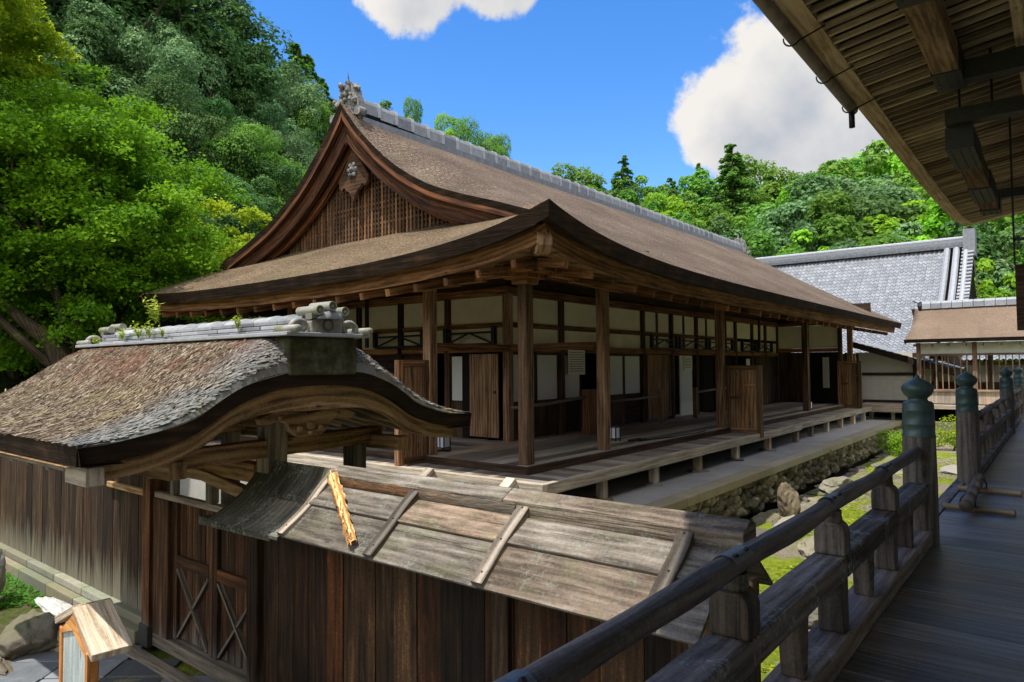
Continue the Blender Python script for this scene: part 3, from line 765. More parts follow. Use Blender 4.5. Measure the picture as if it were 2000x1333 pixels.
def build_hall_eaves():
    # orange-brown boards below the thatch, rafters, soffit, corner beam
    fb = MB(); so = MB()
    n = 60
    ys = [YE + .25 + (YRE - YE - .3) * (i / n) ** 1.6 for i in range(n + 1)]
    def zb(t): return slope_z(0) + up_corner(t, 0) - .155
    A = [V(XE - .22, y, zb(y - YE)) for y in ys]; A[0] = V(XE - .22, YE + .22, zb(.1))
    B = [p + V(-.04, 0, -.21) for p in A]; C = [p + V(-.3, 0, .12) for p in B]
    fb.sheet([A, B], tint=(.6, .5), flip=True); fb.sheet([B, C], tint=(.4, .5), flip=True)
    xs = [XE - .25 - (XE - XL - .5) * (i / n) for i in range(n + 1)]
    A = [V(x, YE + .22, zb(XE - x) + .4 * up_corner(x - XL, 0)) for x in xs]; A[0] = V(XE - .22, YE + .22, zb(.1))
    B = [p + V(0, .04, -.21) for p in A]; C = [p + V(0, .3, .12) for p in B]
    fb.sheet([A, B], tint=(.6, .5)); fb.sheet([B, C], tint=(.4, .5))
    fb.build('eave_board', 'hall_wood', hall)
    # soffit sheets following the roof, from eave to inner wall
    rows = []
    for k in range(9):
        d = .3 + k * .46
        rows.append([V(XE - d, max(YE + d, y), slope_z(0) - .3 + .2 * d + up_corner(y - YE, d)) for y in ys])
    so.sheet(rows, tint=(.5, .5), flip=False)
    rows = []
    for k in range(9):
        d = .3 + k * .46
        rows.append([V(min(max(x, XL + d), XE - d), YE + d, slope_z(0) - .3 + .2 * d + (up_corner(XE - x, d) + .4 * up_corner(x - XL, d))) for x in xs])
    so.sheet(rows, tint=(.5, .5), flip=True)
    so.build('eave_soffit', 'soffit', hall)
    def rafter(p0, p1):
        m = MB(); m.beam(p0, p1, .09, .11); m.build('rafter', 'hall_wood', hall)
    y = YE + .8
    while y < YRE - .2:
        z0 = slope_z(0) + up_corner(y - YE, .2) - .43
        rafter((XE - .3, y, z0), (XI + .05, y, slope_z(0) - .31 + .2 * 3.9 - .07)); y += .62 if y < 20 else .9
    x = XE - .8
    while x > XL + .6:
        z0 = slope_z(0) + (up_corner(XE - x, .2) + .4 * up_corner(x - XL, .2)) - .43
        rafter((x, YE + .3, z0), (x, YI - .05, slope_z(0) - .31 + .2 * 3.9 - .07)); x -= .62
    # corner beam with a rounded carved end
    m = MB(); c0 = V(XE - .36, YE + .36, slope_z(0) + .06)
    m.beam(c0, (XI, YI, slope_z(0) + .42), .2, .26, tint=(.4, .5))
    d = V(1, -1, 0).normalized()
    m.prism([(-.02, -.14), (.1, -.13), (.17, -.06), (.18, .04), (.13, .12), (.02, .14), (-.1, .14), (-.1, -.14)], c0 - V(.07, .07, 0), d, (0, 0, 1), V(.14, .14, 0), tint=(.9, .5))
    m.build('corner_beam', 'hall_post', hall, bevel=.02)
    # stepped bracket boards visible below the eave boards
    st = MB()
    for k in range(5):
        st.box(XE - .95 - .02 * k, XE - .83 - .02 * k, YE + .75 + k * .55, YE + 1.28 + k * .55, slope_z(0) - .32 + .14 * math.exp(-k * .5), slope_z(0) - .2 + .14 * math.exp(-k * .5))
        st.box(XE - 1.28 - k * .55, XE - .75 - k * .55, YE + .83 + .02 * k, YE + .95 + .02 * k, slope_z(0) - .32 + .14 * math.exp(-k * .5), slope_z(0) - .2 + .14 * math.exp(-k * .5))
    st.build('bracket_board', 'hall_wood', hall)
build_hall_eaves()

def hpart(name, mt, fn, bevel=.008, parent=None):
    m = MB(); fn(m); return m.build(name, mt, parent or hall, bevel=bevel)
def build_hall_body():
    B = lambda *a, **k: (lambda m: m.box(*a, **k))
    def post(x, y, w=.18, top=2.93, z0=0.0, mt='hall_post'):
        hpart('post', mt, B(x - w / 2, x + w / 2, y - w / 2, y + w / 2, z0, top), .014)
    for y in (8.35, 10.62, 16.0, 23.0, 28.9): post(XO, y)
    for x in (-8.52, -12.6, -14.56): post(x, YO)
    # head beams on the outer posts
    hpart('head_beam', 'hall_wood', B(XO - .11, XO + .11, YO - .6, 29.3, 2.93, 3.2))
    hpart('head_beam', 'hall_wood', B(-15.2, XO + .6, YO - .112, YO + .108, 2.935, 3.195))
    hpart('corner_bracket', 'hall_wood', lambda m: (m.box(XO - .24, XO + .24, YO - .24, YO + .24, 2.84, 2.932), m.box(XO - .15, XO + .15, YO - .15, YO + .15, 2.76, 2.838)))
    # floors
    def planks(m, x0, x1, y0, y1, z0, z1, along, w=.28):
        if along == 'x':
            y = y0
            while y < y1 - .01:
                e = min(y + w, y1); m.box(x0, x1, y, e - .005, z0, z1 + rnd.uniform(-.002, .002)); y = e
        else:
            x = x0
            while x < x1 - .01:
                e = min(x + w, x1); m.box(x, e - .005, y0, y1, z0, z1 + rnd.uniform(-.002, .002)); x = e
    hpart('inner_veranda_floor', 'floor_wood', lambda m: (planks(m, XI, -6.3, 8.2, 29.3, -.06, 0, 'y'), planks(m, -15, XI - .006, 8.2, YI, -.06, 0, 'x')), 0)
    hpart('veranda_step', 'hall_dark', lambda m: (m.box(-6.3, -6.26, 8.16, 29.3, -.16, -.004), m.box(-15, -6.3, 8.16, 8.2, -.16, -.004)), 0)
    hpart('outer_veranda_floor', 'floor_wood', lambda m: (planks(m, -6.26, -5.66, 7.66, 19.3, -.17, -.12, 'x', .24), planks(m, -15.2, -6.265, 7.66, 8.16, -.17, -.121, 'y', .16), planks(m, -6.26, -5.76, 19.32, 29.3, -.17, -.12, 'x', .24)), 0)
    hpart('veranda_edge_beam', 'edge_wood', B(-15.2, -5.55, 7.54, 7.66, -.30, -.105), .012)
    hpart('veranda_edge_beam', 'edge_wood', B(-5.66, -5.55, 7.662, 19.34, -.27, -.108), .012)
    hpart('veranda_edge_beam', 'edge_wood', B(-5.76, -5.65, 19.36, 29.3, -.27, -.108), .012)
    for y in (7.62, 9.3, 11.05, 12.9, 14.9, 17.0, 19.25): hpart('veranda_leg', 'edge_wood', B(-5.76, -5.62, y - .07, y + .07, -.62, -.27))
    for y in (21, 22.7, 24.4, 26.1, 27.7, 29.1): hpart('veranda_leg', 'edge_wood', B(-5.86, -5.72, y - .07, y + .07, -.62, -.27))
    for x in (-7.6, -9.4, -11.2, -13): hpart('veranda_leg', 'edge_wood', B(x - .07, x + .07, 7.58, 7.72, -.62, -.3))
    for y in (9.3, 11.05, 12.9, 14.9, 17.0): hpart('footing_stone', 'rock', lambda m: m.rock((-5.7, y, -.6), (.22, .2, .05), y, 3), 0)
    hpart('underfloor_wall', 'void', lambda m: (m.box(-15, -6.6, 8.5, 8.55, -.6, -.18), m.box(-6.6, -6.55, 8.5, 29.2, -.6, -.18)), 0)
    # inner wall, long side (plane x = XI): posts, rails, plaster, shoji
    LY = [10.76, 12.6, 14.55, 16.4, 18.1, 19.8, 21.4, 23.0, 24.6, 26.0, 27.4]
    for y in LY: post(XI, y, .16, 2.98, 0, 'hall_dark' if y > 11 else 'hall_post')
    hpart('wall_rail', 'hall_wood', B(XI - .05, XI + .075, YI, 29.2, 1.8, 1.93)); hpart('wall_rail', 'hall_wood', B(XI - .05, XI + .05, YI, 23, 2.3, 2.4))
    hpart('wall_rail', 'hall_wood', B(XI - .05, XI + .07, YI - .06, 29.2, 2.95, 3.12))
    for i in range(len(LY) - 1):
        a, b = LY[i] + .085, LY[i + 1] - .085
        if LY[i] < 30: hpart('plaster_panel', 'plaster', lambda m: (m.box(XI - .03, XI + .01, a, b, 1.935, 2.295), m.box(XI - .03, XI + .01, a, b, 2.405, 2.945)), 0)
        else: hpart('dark_panel', 'hall_dark', B(XI - .03, XI + .01, a, b, 1.935, 2.945), 0)
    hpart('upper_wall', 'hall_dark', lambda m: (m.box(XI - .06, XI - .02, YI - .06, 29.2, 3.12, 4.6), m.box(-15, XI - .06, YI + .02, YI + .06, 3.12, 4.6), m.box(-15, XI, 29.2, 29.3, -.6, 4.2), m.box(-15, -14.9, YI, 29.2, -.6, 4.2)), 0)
    # cross wall closing the far end of the long veranda
    YC = 27.4
    for x in (-7.6, -6.44): post(x, YC, .14, 2.98, 0, 'hall_dark')
    for a, b in ((XI + .09, -7.68), (-7.52, -6.52)): hpart('plaster_panel', 'plaster', B(a, b, YC - .01, YC + .03, 2.1, 2.95), 0)
    hpart('wall_rail', 'hall_wood', B(XI, -6.4, YC - .06, YC + .05, 1.95, 2.095)); hpart('wall_rail', 'hall_wood', B(XI, -6.4, YC - .06, YC + .05, 2.955, 3.1))
    hpart('upper_wall', 'hall_dark', B(XI, -5.4, YC + .06, YC + .1, 3.0, 3.7), 0)
    hpart('plank_door', 'hall_dark', lambda m: [m.box(XI + .1 + k * .27, XI + .36 + k * .27, YC - .03, YC + .01, .03, 1.94) for k in range(4)], 0)
    hpart('dark_backing', 'void', B(-7.6, -6.5, YC + .3, YC + .34, 0, 1.95), 0)
    hpart('white_screen', 'paper', B(-7.12, -6.9, YC + .2, YC + .23, .6, 1.75), 0)
    # halved with thin studs as in the photo
    for y in (17.25, 18.95, 20.6, 22.2): hpart('wall_stud', 'hall_dark', B(XI - .04, XI + .04, y - .05, y + .05, 1.94, 2.94))
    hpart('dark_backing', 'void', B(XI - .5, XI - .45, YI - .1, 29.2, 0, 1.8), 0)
    def shoji(y0, y1, z0=.78, z1=1.74, x=XI, mid=None):
        hpart('shoji_screen', ['hall_dark', 'paper'], lambda m: (m.box(x - .02, x + .005, y0 + .04, y1 - .04, z0, z1, mi=1), m.box(x - .03, x + .02, y0, y0 + .04, 0, 1.8), m.box(x - .03, x + .02, y1 - .04, y1, 0, 1.8), m.box(x - .03, x + .015, y0 + .04, y1 - .04, 0.02, z0), m.box(x - .03, x + .02, y0 + .04, y1 - .04, z1, 1.8)), 0)
    for a, b in ((10.86, 11.66), (11.68, 12.5), (12.7, 13.4), (14.66, 15.4), (15.42, 16.3)): shoji(a, b)
    # brown plank door and openings further along
    hpart('plank_door', 'door_wood', lambda m: [m.box(XI + .02, XI + .06, 16.6 + k * .42, 17.01 + k * .42, .05, 1.78) for k in range(4)])
    hpart('white_screen', 'paper', B(XI - .05, XI - .02, 18.75, 19.6, .02, 1.78), 0)
    hpart('white_screen', 'paper', B(XI - .05, XI - .02, 24.2, 24.8, .2, 1.7), 0)
    hpart('plank_door', 'hall_dark', lambda m: [m.box(XI + .02, XI + .06, 24.9 + k * .4, 25.29 + k * .4, .05, 1.78) for k in range(4)])
    # inner wall, gable side (plane y = YI)
    GX = [-8.75, -10.4, -11.9, -13.4, -14.8]
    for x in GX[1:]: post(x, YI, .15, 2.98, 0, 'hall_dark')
    hpart('wall_rail', 'hall_wood', B(-15, XI, YI - .075, YI + .05, 1.8, 1.93)); hpart('wall_rail', 'hall_wood', B(-15, XI, YI - .05, YI + .05, 2.3, 2.4)); hpart('wall_rail', 'hall_wood', B(-15, XI + .06, YI - .07, YI + .05, 2.95, 3.12))
    for i in range(len(GX) - 1):
        a, b = GX[i + 1] + .08, GX[i] - .08
        hpart('plaster_panel', 'plaster', lambda m: (m.box(a, b, YI - .01, YI + .03, 1.935, 2.295), m.box(a, b, YI - .01, YI + .03, 2.405, 2.945)), 0)
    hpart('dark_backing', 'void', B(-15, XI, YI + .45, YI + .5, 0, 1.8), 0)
    d = hpart('plank_door', 'door_wood', lambda m: (m.box(-9.68, -9.2, YI - .14, YI - .1, .06, 1.76), m.box(-9.19, -8.9, YI - .14, YI - .1, .06, 1.76)))
    hpart('door_pull', 'iron', lambda m: m.lathe([(.001, 0), (.035, 0), (.03, .02), (.001, .02)], (-8.98, YI - .14, .98), 12, ax=(0, -1, 0)), 0, d)
    hpart('white_screen', 'paper', B(-10.3, -9.96, YI - .01, YI + .02, .78, 1.72), 0); hpart('dado', 'hall_dark', B(-10.32, -9.9, YI - .02, YI + .03, 0, .76), 0)
    hpart('dark_gap', 'void', B(-9.92, -9.7, YI - .1, YI - .04, .02, 1.78), 0)  # near-black strip, shade of the gap beside the door put into the colour
    hpart('wall_boards', 'hall_dark', B(-15, -10.8, YI - .02, YI + .02, 0, 1.79), 0)
    # ties from the outer posts back to the inner wall
    hpart('tie_beam', 'hall_wood', B(-8.6, -8.44, YO + .08, YI - .08, 1.78, 1.92))
    hpart('tie_beam', 'hall_wood', B(-8.44, -6.55, YI - .3, YI - .18, 1.8, 1.93))
    # low trusses of dark rods under the plaster
    def truss(x0, y0, x1, y1, z=1.96, h=.24):
        def f(m):
            a, b = V(x0, y0, z), V(x1, y1, z); c = (a + b) / 2 + V(0, 0, h)
            m.beam(a, b, .05, .05); m.beam(a, c, .03, .035); m.beam(b, c, .03, .035); m.beam(a + V(0, 0, h), b + V(0, 0, h), .04, .04)
            m.beam(a, a + V(0, 0, h + .12), .09, .09, (1, 0, 0)); m.beam(b, b + V(0, 0, h + .12), .09, .09, (1, 0, 0))
        hpart('rod_truss', 'iron', f, 0)
    truss(-10.3, YI - .2, -8.95, YI - .2); truss(-12.6, YI - .2, -11, YI - .2)
    for a, b in ((16.6, 18.1), (18.3, 20.2), (20.4, 22.3), (23.2, 24.5), (24.7, 26.2)): truss(XI + .2, a, XI + .2, b)
    def rod(x, y): hpart('hanging_rod', 'iron', lambda m: m.box(x - .03, x + .03, y - .03, y + .03, 1.9, 2.95), 0)
    rod(-11.0, 9.0); rod(XO - .1, 19.05)
    # framed plank partitions standing across the verandas
    def partition(x0, x1, y0, y1, z0, z1, along):
        def f(m):
            if along == 'x':
                m.box(x0, x0 + .09, y0 - .045, y0 + .045, z0, z1); m.box(x1 - .12, x1, y0 - .06, y0 + .06, z0 - .1, z1)
                m.box(x0 + .09, x1 - .12, y0 - .04, y0 + .04, z1 - .1, z1); m.box(x0 + .09, x1 - .12, y0 - .04, y0 + .04, z0, z0 + .1)
                w = (x1 - x0 - .21) / 3
                for k in range(3): m.box(x0 + .092 + k * w, x0 + .088 + (k + 1) * w, y0 - .015, y0 + .015, z0 + .1, z1 - .1)
                m.box(x0 + .1, x0 + .35, y0 - .04, y0 - .016, (z0 + z1) / 2, (z0 + z1) / 2 + .06); m.box(x0 + .45, x1 - .13, y0 - .04, y0 - .016, (z0 + z1) / 2 + .3, (z0 + z1) / 2 + .36)
            else:
                m.box(x0 - .05, x0 + .05, y0, y0 + .12, z0 - .1, z1); m.box(x0 - .045, x0 + .045, y1 - .09, y1, z0, z1)
                m.box(x0 - .04, x0 + .04, y0 + .12, y1 - .09, z1 - .1, z1); m.box(x0 - .04, x0 + .04, y0 + .12, y1 - .09, z0, z0 + .1); m.box(x0 - .04, x0 + .04, y0 + .12, y1 - .09, .55, .64)
                m.box(x0 - .015, x0 + .015, y0 + .12, y1 - .09, z0 + .1, z1 - .1)
        hpart('veranda_partition', 'door_wood', f)
    partition(-6.34, -5.5, 16.14, 0, -.1, 1.48, 'x')
    partition(-8.5, 0, 7.56, 8.26, -.1, 1.62, 'y')
    partition(-6.5, -5.7, 27.2, 0, -.1, 1.6, 'x')
build_hall_body()

# ------------------------------------------------------------------ stone platform under the hall
plat = thing('stone_platform', 'long low platform under the hall, plastered top, granite kerb and rubble stone face', 'platform', (-5, 18, -.6))
def build_platform():
    m = MB(); m.box(-15.3, -5.0, 6.9, 31, -1.7, -.6); m.build('platform_top', 'platform', plat)
    m = MB(); y = 6.9
    while y < 29.6:
        L = min(rnd.uniform(2.6, 4.2), 29.6 - y); m.box(-4.998, -4.7, y, y + L - .008, -.75, -.596); y += L
    m.build('kerb', 'curb', plat, bevel=.015)
    m = MB(); k = 0
    z = -1.36
    while z < -.78:
        y = 6.9 + rnd.uniform(0, .2)
        h = rnd.uniform(.15, .24)
        while y < 29.4:
            w = rnd.uniform(.13, .42); k += 1
            m.rock((-4.86 + rnd.uniform(-.03, .03), y + w / 2, z + h / 2 + rnd.uniform(-.05, .05)), (.15, w * .56, h * rnd.uniform(.5, .75)), k, 2, rough=.5); y += w * .92
        z += h * .86
    m.build('rubble_face', 'rock_dark', plat)
    m = MB(); m.box(-5.05, -4.9, 6.9, 29.5, -1.7, -.76); m.build('wall_core', 'void', plat)
build_platform()

# ================================================================== ROOFED GATE
GY, GX1, GX0 = 3.62, -5.0, -9.45
GA = [0, .25, .5, .75, .95, 1.1, 1.35, 1.6, 1.9]
GT = [1.785, 1.775, 1.70, 1.54, 1.4, 1.305, 1.17, 1.08, 1.005]     # top of the thatch
GL = [1.465, 1.455, 1.42, 1.335, 1.225, 1.135, 1.05, 1.0, .98]       # lower edge of the verge
def g_top(a): return smooth_interp(GA, GT, abs(a))
def g_low(a): return smooth_interp(GA, GL, abs(a))
gate = thing('roofed_gate', 'small timber gate with thick curved bark roof, tiled ridge and cross braced double doors', 'gate', (-7.6, 3.62, -1.6))
def gate_surf(x, a):
    k = min(max((GX1 - x) / .34, 0), 1); k2 = min(max((x - GX0) / .34, 0), 1); k = min(k, k2)
    k = math.sqrt(max(0, 1 - (1 - k) ** 2))
    return lerp(g_low(a) + .015, g_top(a), k)
def build_gate_roof():
    A = [-1.9 + 3.8 * i / 60 for i in range(61)]
    xs = [GX0, GX0 + .03, GX0 + .1, GX0 + .2, GX0 + .34] + [lerp(GX0 + .4, GX1 - .4, i / 16) for i in range(17)] + [GX1 - .34, GX1 - .26, GX1 - .18, GX1 - .1, GX1 - .05, GX1 - .015, GX1]
    m = MB()
    m.sheet([[V(x, GY + a, gate_surf(x, a) + .018 * mnoise.noise(Vector((x * 3, a * 3, 1)))) for a in A] for x in xs], flip=True)
    # flakes of bark lying down the slope
    for k in range(75000):
        x = rnd.uniform(GX0, GX1 - .02); a = rnd.uniform(-1.9, 1.9)
        if x < -9.1 and rnd.random() < .3: continue
        e = .02
        z = gate_surf(x, a); n = V(-(gate_surf(x + e, a) - gate_surf(x - e, a)) / (2 * e), -(gate_surf(x, a + e) - gate_surf(x, a - e)) / (2 * e), 1).normalized()
        p = V(x, GY + a, z) + n * rnd.uniform(.004, .016)
        down = V(0, 1 if a > 0 else -1, 0); down = (down - n * down.dot(n)).normalized()
        d = (down + V(rnd.gauss(0, .28), rnd.gauss(0, .2), 0)).normalized()
        nn = (n + d * rnd.uniform(-.02, .16) + V(rnd.gauss(0, .08), rnd.gauss(0, .08), 0)).normalized()
        side = d.cross(nn).normalized(); L, w = rnd.uniform(.014, .04), rnd.uniform(.004, .01)
        b = len(m.v); m.v += [p - d * L - side * w, p - d * L + side * w, p + d * L + side * w * rnd.uniform(.3, 1), p + d * L - side * w]
        m.face([b, b + 1, b + 2, b + 3], [(0, 0), (0, 1), (1, 1), (1, 0)], (rnd.random() ** 1.15, rnd.random()))
    m.build('thatch_roof', 'thatch', gate)
    e = MB()
    for (x, s) in ((GX1, 1), (GX0, -1)):
        h = MB()
        r_ = [[V(x, GY + a, g_low(a) + .02) for a in A], [V(x - s * .015, GY + a, g_low(a) - .02) for a in A], [V(x - s * .03, GY + a, g_low(a) - .115) for a in A], [V(x - s * .22, GY + a, g_low(a) - .115) for a in A]]
        e.sheet(r_, flip=s < 0)
        hx = x - s * .1
        hb = lambda a: g_low(a) - .112 - lerp(.2, .125, min(1, (abs(a) / 1.7) ** 1.2)) + (0 if abs(a) > .9 else -.02 * math.cos(abs(a) * 3.4))
        AA = [a for a in A if abs(a) <= 1.72]
        r_ = [[V(hx, GY + a, g_low(a) - .112) for a in AA], [V(hx, GY + a, hb(a)) for a in AA], [V(hx - s * .1, GY + a, hb(a)) for a in AA], [V(hx - s * .1, GY + a, g_low(a) - .112) for a in AA]]
        h.sheet(r_, tint=(.62, .5), flip=s < 0)
        for q in (0, -1): 
            rr = [r[q] for r in r_]; b = len(h.v); h.v += rr; h.face([b, b + 1, b + 2, b + 3], [(0, 0), (0, .2), (.1, .2), (.1, 0)], (.6, .5))
        h.build('curved_bargeboard', 'gate_wood', gate)
    # long eaves: layered edge
    for s in (-1, 1):
        XS = [lerp(GX0, GX1, i / 30) for i in range(31)]
        e.sheet([[V(x, GY + s * 1.9, 1.005) for x in XS], [V(x, GY + s * 1.88, .865) for x in XS], [V(x, GY + s * 1.6, .86) for x in XS]], flip=s > 0)
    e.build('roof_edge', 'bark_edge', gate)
    # boarded underside
    m = MB(); m.sheet([[V(x, GY + a, g_low(a) - .13) for a in A] for x in (GX0 + .2, -8.5, -7, GX1 - .2)]); m.build('roof_soffit', 'gate_wood', gate)
    # eave rafters with pale square ends
    x = GX0 + .2
    while x < GX1 - .3:
        for s in (-1, 1):
            m = MB(); m.beam((x, GY + s * .6, 1.16), (x, GY + s * 1.8, .80), .075, .085); m.build('rafter', 'gate_grey', gate)
        x += .42
    m = MB(); m.beam((-5.4, 1.84, .79), (-5.03, 1.84, .79), .12, .13); m.beam((-9.4, 1.8, .83), (-5.4, 1.8, .83), .06, .06); m.build('eave_purlin', 'gate_grey', gate, bevel=.01)
    # carved pendant under the curved gable
    m = MB()
    out = [(0, 1.1), (.16, 1.13), (.36, 1.13), (.5, 1.08), (.48, 1.03), (.4, 1.03), (.3, 1.055), (.22, 1.02), (.2, .96), (.12, .905), (0, .89)]
    poly = out + [(-a, b) for a, b in reversed(out[1:-1])]
    m.prism(poly, (-5.2, GY, 0), (0, 1, 0), (0, 0, 1), (-.06, 0, 0), tint=(.45, .5))
    for a, z, r_ in ((0, 1.0, .05), (-.11, .97, .035), (.11, .97, .035), (-.3, 1.085, .025), (.3, 1.085, .025), (0, .93, .03)): m.rock((-5.2, GY + a, z), (.03, r_, r_), 3, 1, (.75, .5))
    m.build('carved_pendant', 'gate_wood', gate, bevel=.008)
    # ridge: wooden box, base slabs, tile courses, cap tiles
    m = MB(); m.box(GX0 + .25, -4.99, GY - .35, GY + .35, 1.44, 1.765); m.build('ridge_base', 'mossy_box', gate, bevel=.02)
    m = MB()
    m.box(GX0 + .05, -4.9, GY - .43, GY + .43, 1.768, 1.8, (.75, .5))
    for c in range(3):
        w = .235 - .018 * c; z = 1.802 + c * .041; x = GX0 + .25 + .13 * (c % 2)
        while x < -5.15:
            L = min(.38, -5.1 - x)
            for s in (-1, 1):
                y0, y1 = sorted((GY + s * .02, GY + s * (w + rnd.uniform(-.006, .006))))
                m.box(x, x + L - .006, y0, y1, z, z + .035, (rnd.random(), .5))
            x += .38
    m.build('ridge_tiles', 'tile', gate, bevel=.006)
    m = MB(); x = GX0 + .25
    while x < -5.0:
        L = .27; rows = []
        for xx, rr in ((x, .082), (x + L * .5, .086), (x + L * .86, .094), (x + L, .097)):
            rows.append([V(xx, GY + rr * 1.25 * math.cos(t), 1.918 + rr * .72 * math.sin(t)) for t in [math.pi * k / 12 for k in range(13)]])
        rows.append([V(x + L, GY + .02 * math.cos(math.pi * k / 12), 1.92) for k in range(13)])
        m.sheet(rows, tint=(rnd.random(), .5)); x += L
    m.build('cap_tiles', 'tile', gate, smooth=True)
    for (xx, d) in ((-4.93, 1), (GX0 + .1, -1)):
        m = MB()
        m.prism([(-.16, 1.8), (.16, 1.8), (.165, 1.9), (.08, 1.935), (0, 1.955), (-.08, 1.935), (-.165, 1.9)], (xx - d * .12, GY, 0), (0, 1, 0), (0, 0, 1), (d * .1, 0, 0), tint=(.6, .5))
        orn = m.build('ridge_end_ornament', 'ornament', gate, bevel=.012)
        m = MB(); o = V(xx - d * .02, GY, 1.868); m.lathe([(.001, 0), (.054, 0), (.054, .012), (.047, .012), (.045, .004), (.001, .004)], o, 28, ax=(d, 0, 0))
        for k in range(16):
            a = 2 * math.pi * k / 16; c_, s_ = math.cos(a), math.sin(a)
            m.beam(o + V(d * .008, .012 * c_, .012 * s_), o + V(d * .008, .043 * c_, .043 * s_), .009, .01, (d, 0, 0), (.9, .5), mi=1)
        m.lathe([(.001, .016), (.014, .012), (.014, 0)], o, 12, mi=1, ax=(d, 0, 0))
        m.build('crest_emblem', ['emblem', 'ornament'], orn)
        m = MB()
        for (a, z, r_) in ((-.13, 1.99, .04), (0, 2.03, .043), (.13, 1.99, .04)):
            m.lathe([(.001, -.3), (r_, -.3), (r_, 0), (r_ * .8, 0), (r_ * .78, -.015), (r_ * .35, -.015), (r_ * .3, -.004), (.001, -.004)], (xx + d * .06, GY + a, z), 20, ax=(d, 0, 0), tint=(.7, .5))
        m.prism([(-.165, 1.915), (0, 1.965), (.165, 1.915), (.17, 1.96), (.05, 2.01), (-.05, 2.01), (-.17, 1.96)], (xx - d * .1, GY, 0), (0, 1, 0), (0, 0, 1), (d * .09, 0, 0), tint=(.4, .5))
        m.build('ridge_end_tiles', 'tile_moss', orn, smooth=False)
        for s in (-1, 1):
            m = MB()
            c = V(xx - d * .06, GY + s * .245, 1.85)
            m.tube([c + V(0, s * .085 * math.cos(t) * (1 - t / 9), .062 * math.sin(t) * (1 - t / 9)) for t in [k * .42 - .6 for k in range(13)]], [.032 - .0014 * k for k in range(13)], 8, tint=(.6, .5))
            m.lathe([(.001, 0), (.032, 0), (.032, .3), (.001, .3)], (xx - d * .2, GY + s * .37, 1.825), 14, ax=(d, 0, .0), tint=(.8, .5))
            m.build('ridge_end_scroll', 'tile_moss', orn, smooth=True)
build_gate_roof()
def build_gate_body():
    def gp(name, mt, fn, bevel=.01, parent=None):
        m = MB(); fn(m); return m.build(name, mt, parent or gate, bevel=bevel)
    Bx = lambda *a: (lambda m: m.box(*a))
    zb = -1.62
    gp('post', 'gate_grey', Bx(-5.86, -5.66, 3.5, 3.7, .30, 1.03)); gp('post', 'gate_door', Bx(-5.97, -5.8, 3.47, 3.66, zb, .298))
    gp('post', 'gate_door', Bx(-8.28, -8.1, 3.52, 3.72, zb, .9))
    for x in (-5.75, -8.2): gp('rear_post', 'gate_grey', Bx(x - .085, x + .085, 4.46, 4.63, zb, .72))
    gp('post_shoe', 'iron_strap', Bx(-8.3, -8.08, 3.5, 3.74, zb, -1.38))
    for x in (-5.76, -8.2): gp('cross_beam', 'gate_wood', lambda m: m.beam((x, 2.5, .74), (x, 4.86, .80), .16, .16))
    gp('bracket', 'gate_wood', lambda m: m.prism([(-.33, 1.0), (-.2, .97), (.2, .97), (.33, 1.0), (.3, 1.07), (-.3, 1.07)], (-5.7, 3.6, 0), (0, 1, 0), (0, 0, 1), (-.14, 0, 0)))
    gp('lintel', 'gate_wood', Bx(-8.8, -5.98, 3.54, 3.68, .42, .6))
    gp('arched_beam', 'gate_wood', lambda m: m.prism([(-8.1, .26), (-7.4, .36), (-6.9, .36), (-6.0, .24), (-6.0, .36), (-6.9, .47), (-7.4, .47), (-8.1, .38)], (0, 3.5, 0), (1, 0, 0), (0, 0, 1), (0, .09, 0)))
    gp('eave_beam', 'gate_wood', Bx(-9.35, -5.25, 2.42, 2.56, .66, .80)); gp('eave_beam', 'gate_wood', Bx(-9.35, -5.25, 4.7, 4.84, .66, .80))
    # openwork transom above the doors
    gp('transom', 'gate_grey', lambda m: (m.box(-8.09, -5.98, 3.57, 3.65, .05, .12), m.box(-7.72, -7.64, 3.57, 3.65, .12, .3), m.box(-6.92, -6.82, 3.56, 3.66, .12, .34), m.box(-6.2, -6.13, 3.57, 3.65, .12, .3)))
    gp('threshold', 'gate_grey', lambda m: (m.box(-8.09, -5.98, 3.56, 3.76, -1.6, -1.46), m.box(-8.3, -5.6, 3.3, 3.42, -1.64, -1.57)))
    gp('jamb', 'gate_door', Bx(-8.09, -7.74, 3.56, 3.64, -1.46, .05))
    for (x0, x1) in ((-7.73, -6.87), (-6.86, -5.985)):
        def leafm(m):
            w = (x1 - x0 - .16) / 5
            for k in range(5): m.box(x0 + .08 + k * w, x0 + .08 + (k + 1) * w - .006, 3.66, 3.69, -1.44, .04)
            m.box(x0, x0 + .08, 3.62, 3.7, -1.45, .045); m.box(x1 - .08, x1, 3.62, 3.7, -1.45, .045)
        d = gp('door', 'gate_door', leafm, .006)
        gp('door_rail', 'gate_grey' if False else 'gate_door', lambda m: m.box(x0 + .08, x1 - .08, 3.615, 3.665, -.66, -.54), .006, d)
        gp('cross_brace', 'batten', lambda m: (m.beam((x0 + .1, 3.635, -.68), (x1 - .1, 3.635, -1.42), .03, .05, (0, -1, 0), (.2, .5)), m.beam((x1 - .1, 3.645, -.68), (x0 + .1, 3.645, -1.42), .03, .05, (0, -1, 0), (.05, .5))), 0, d)
build_gate_body()

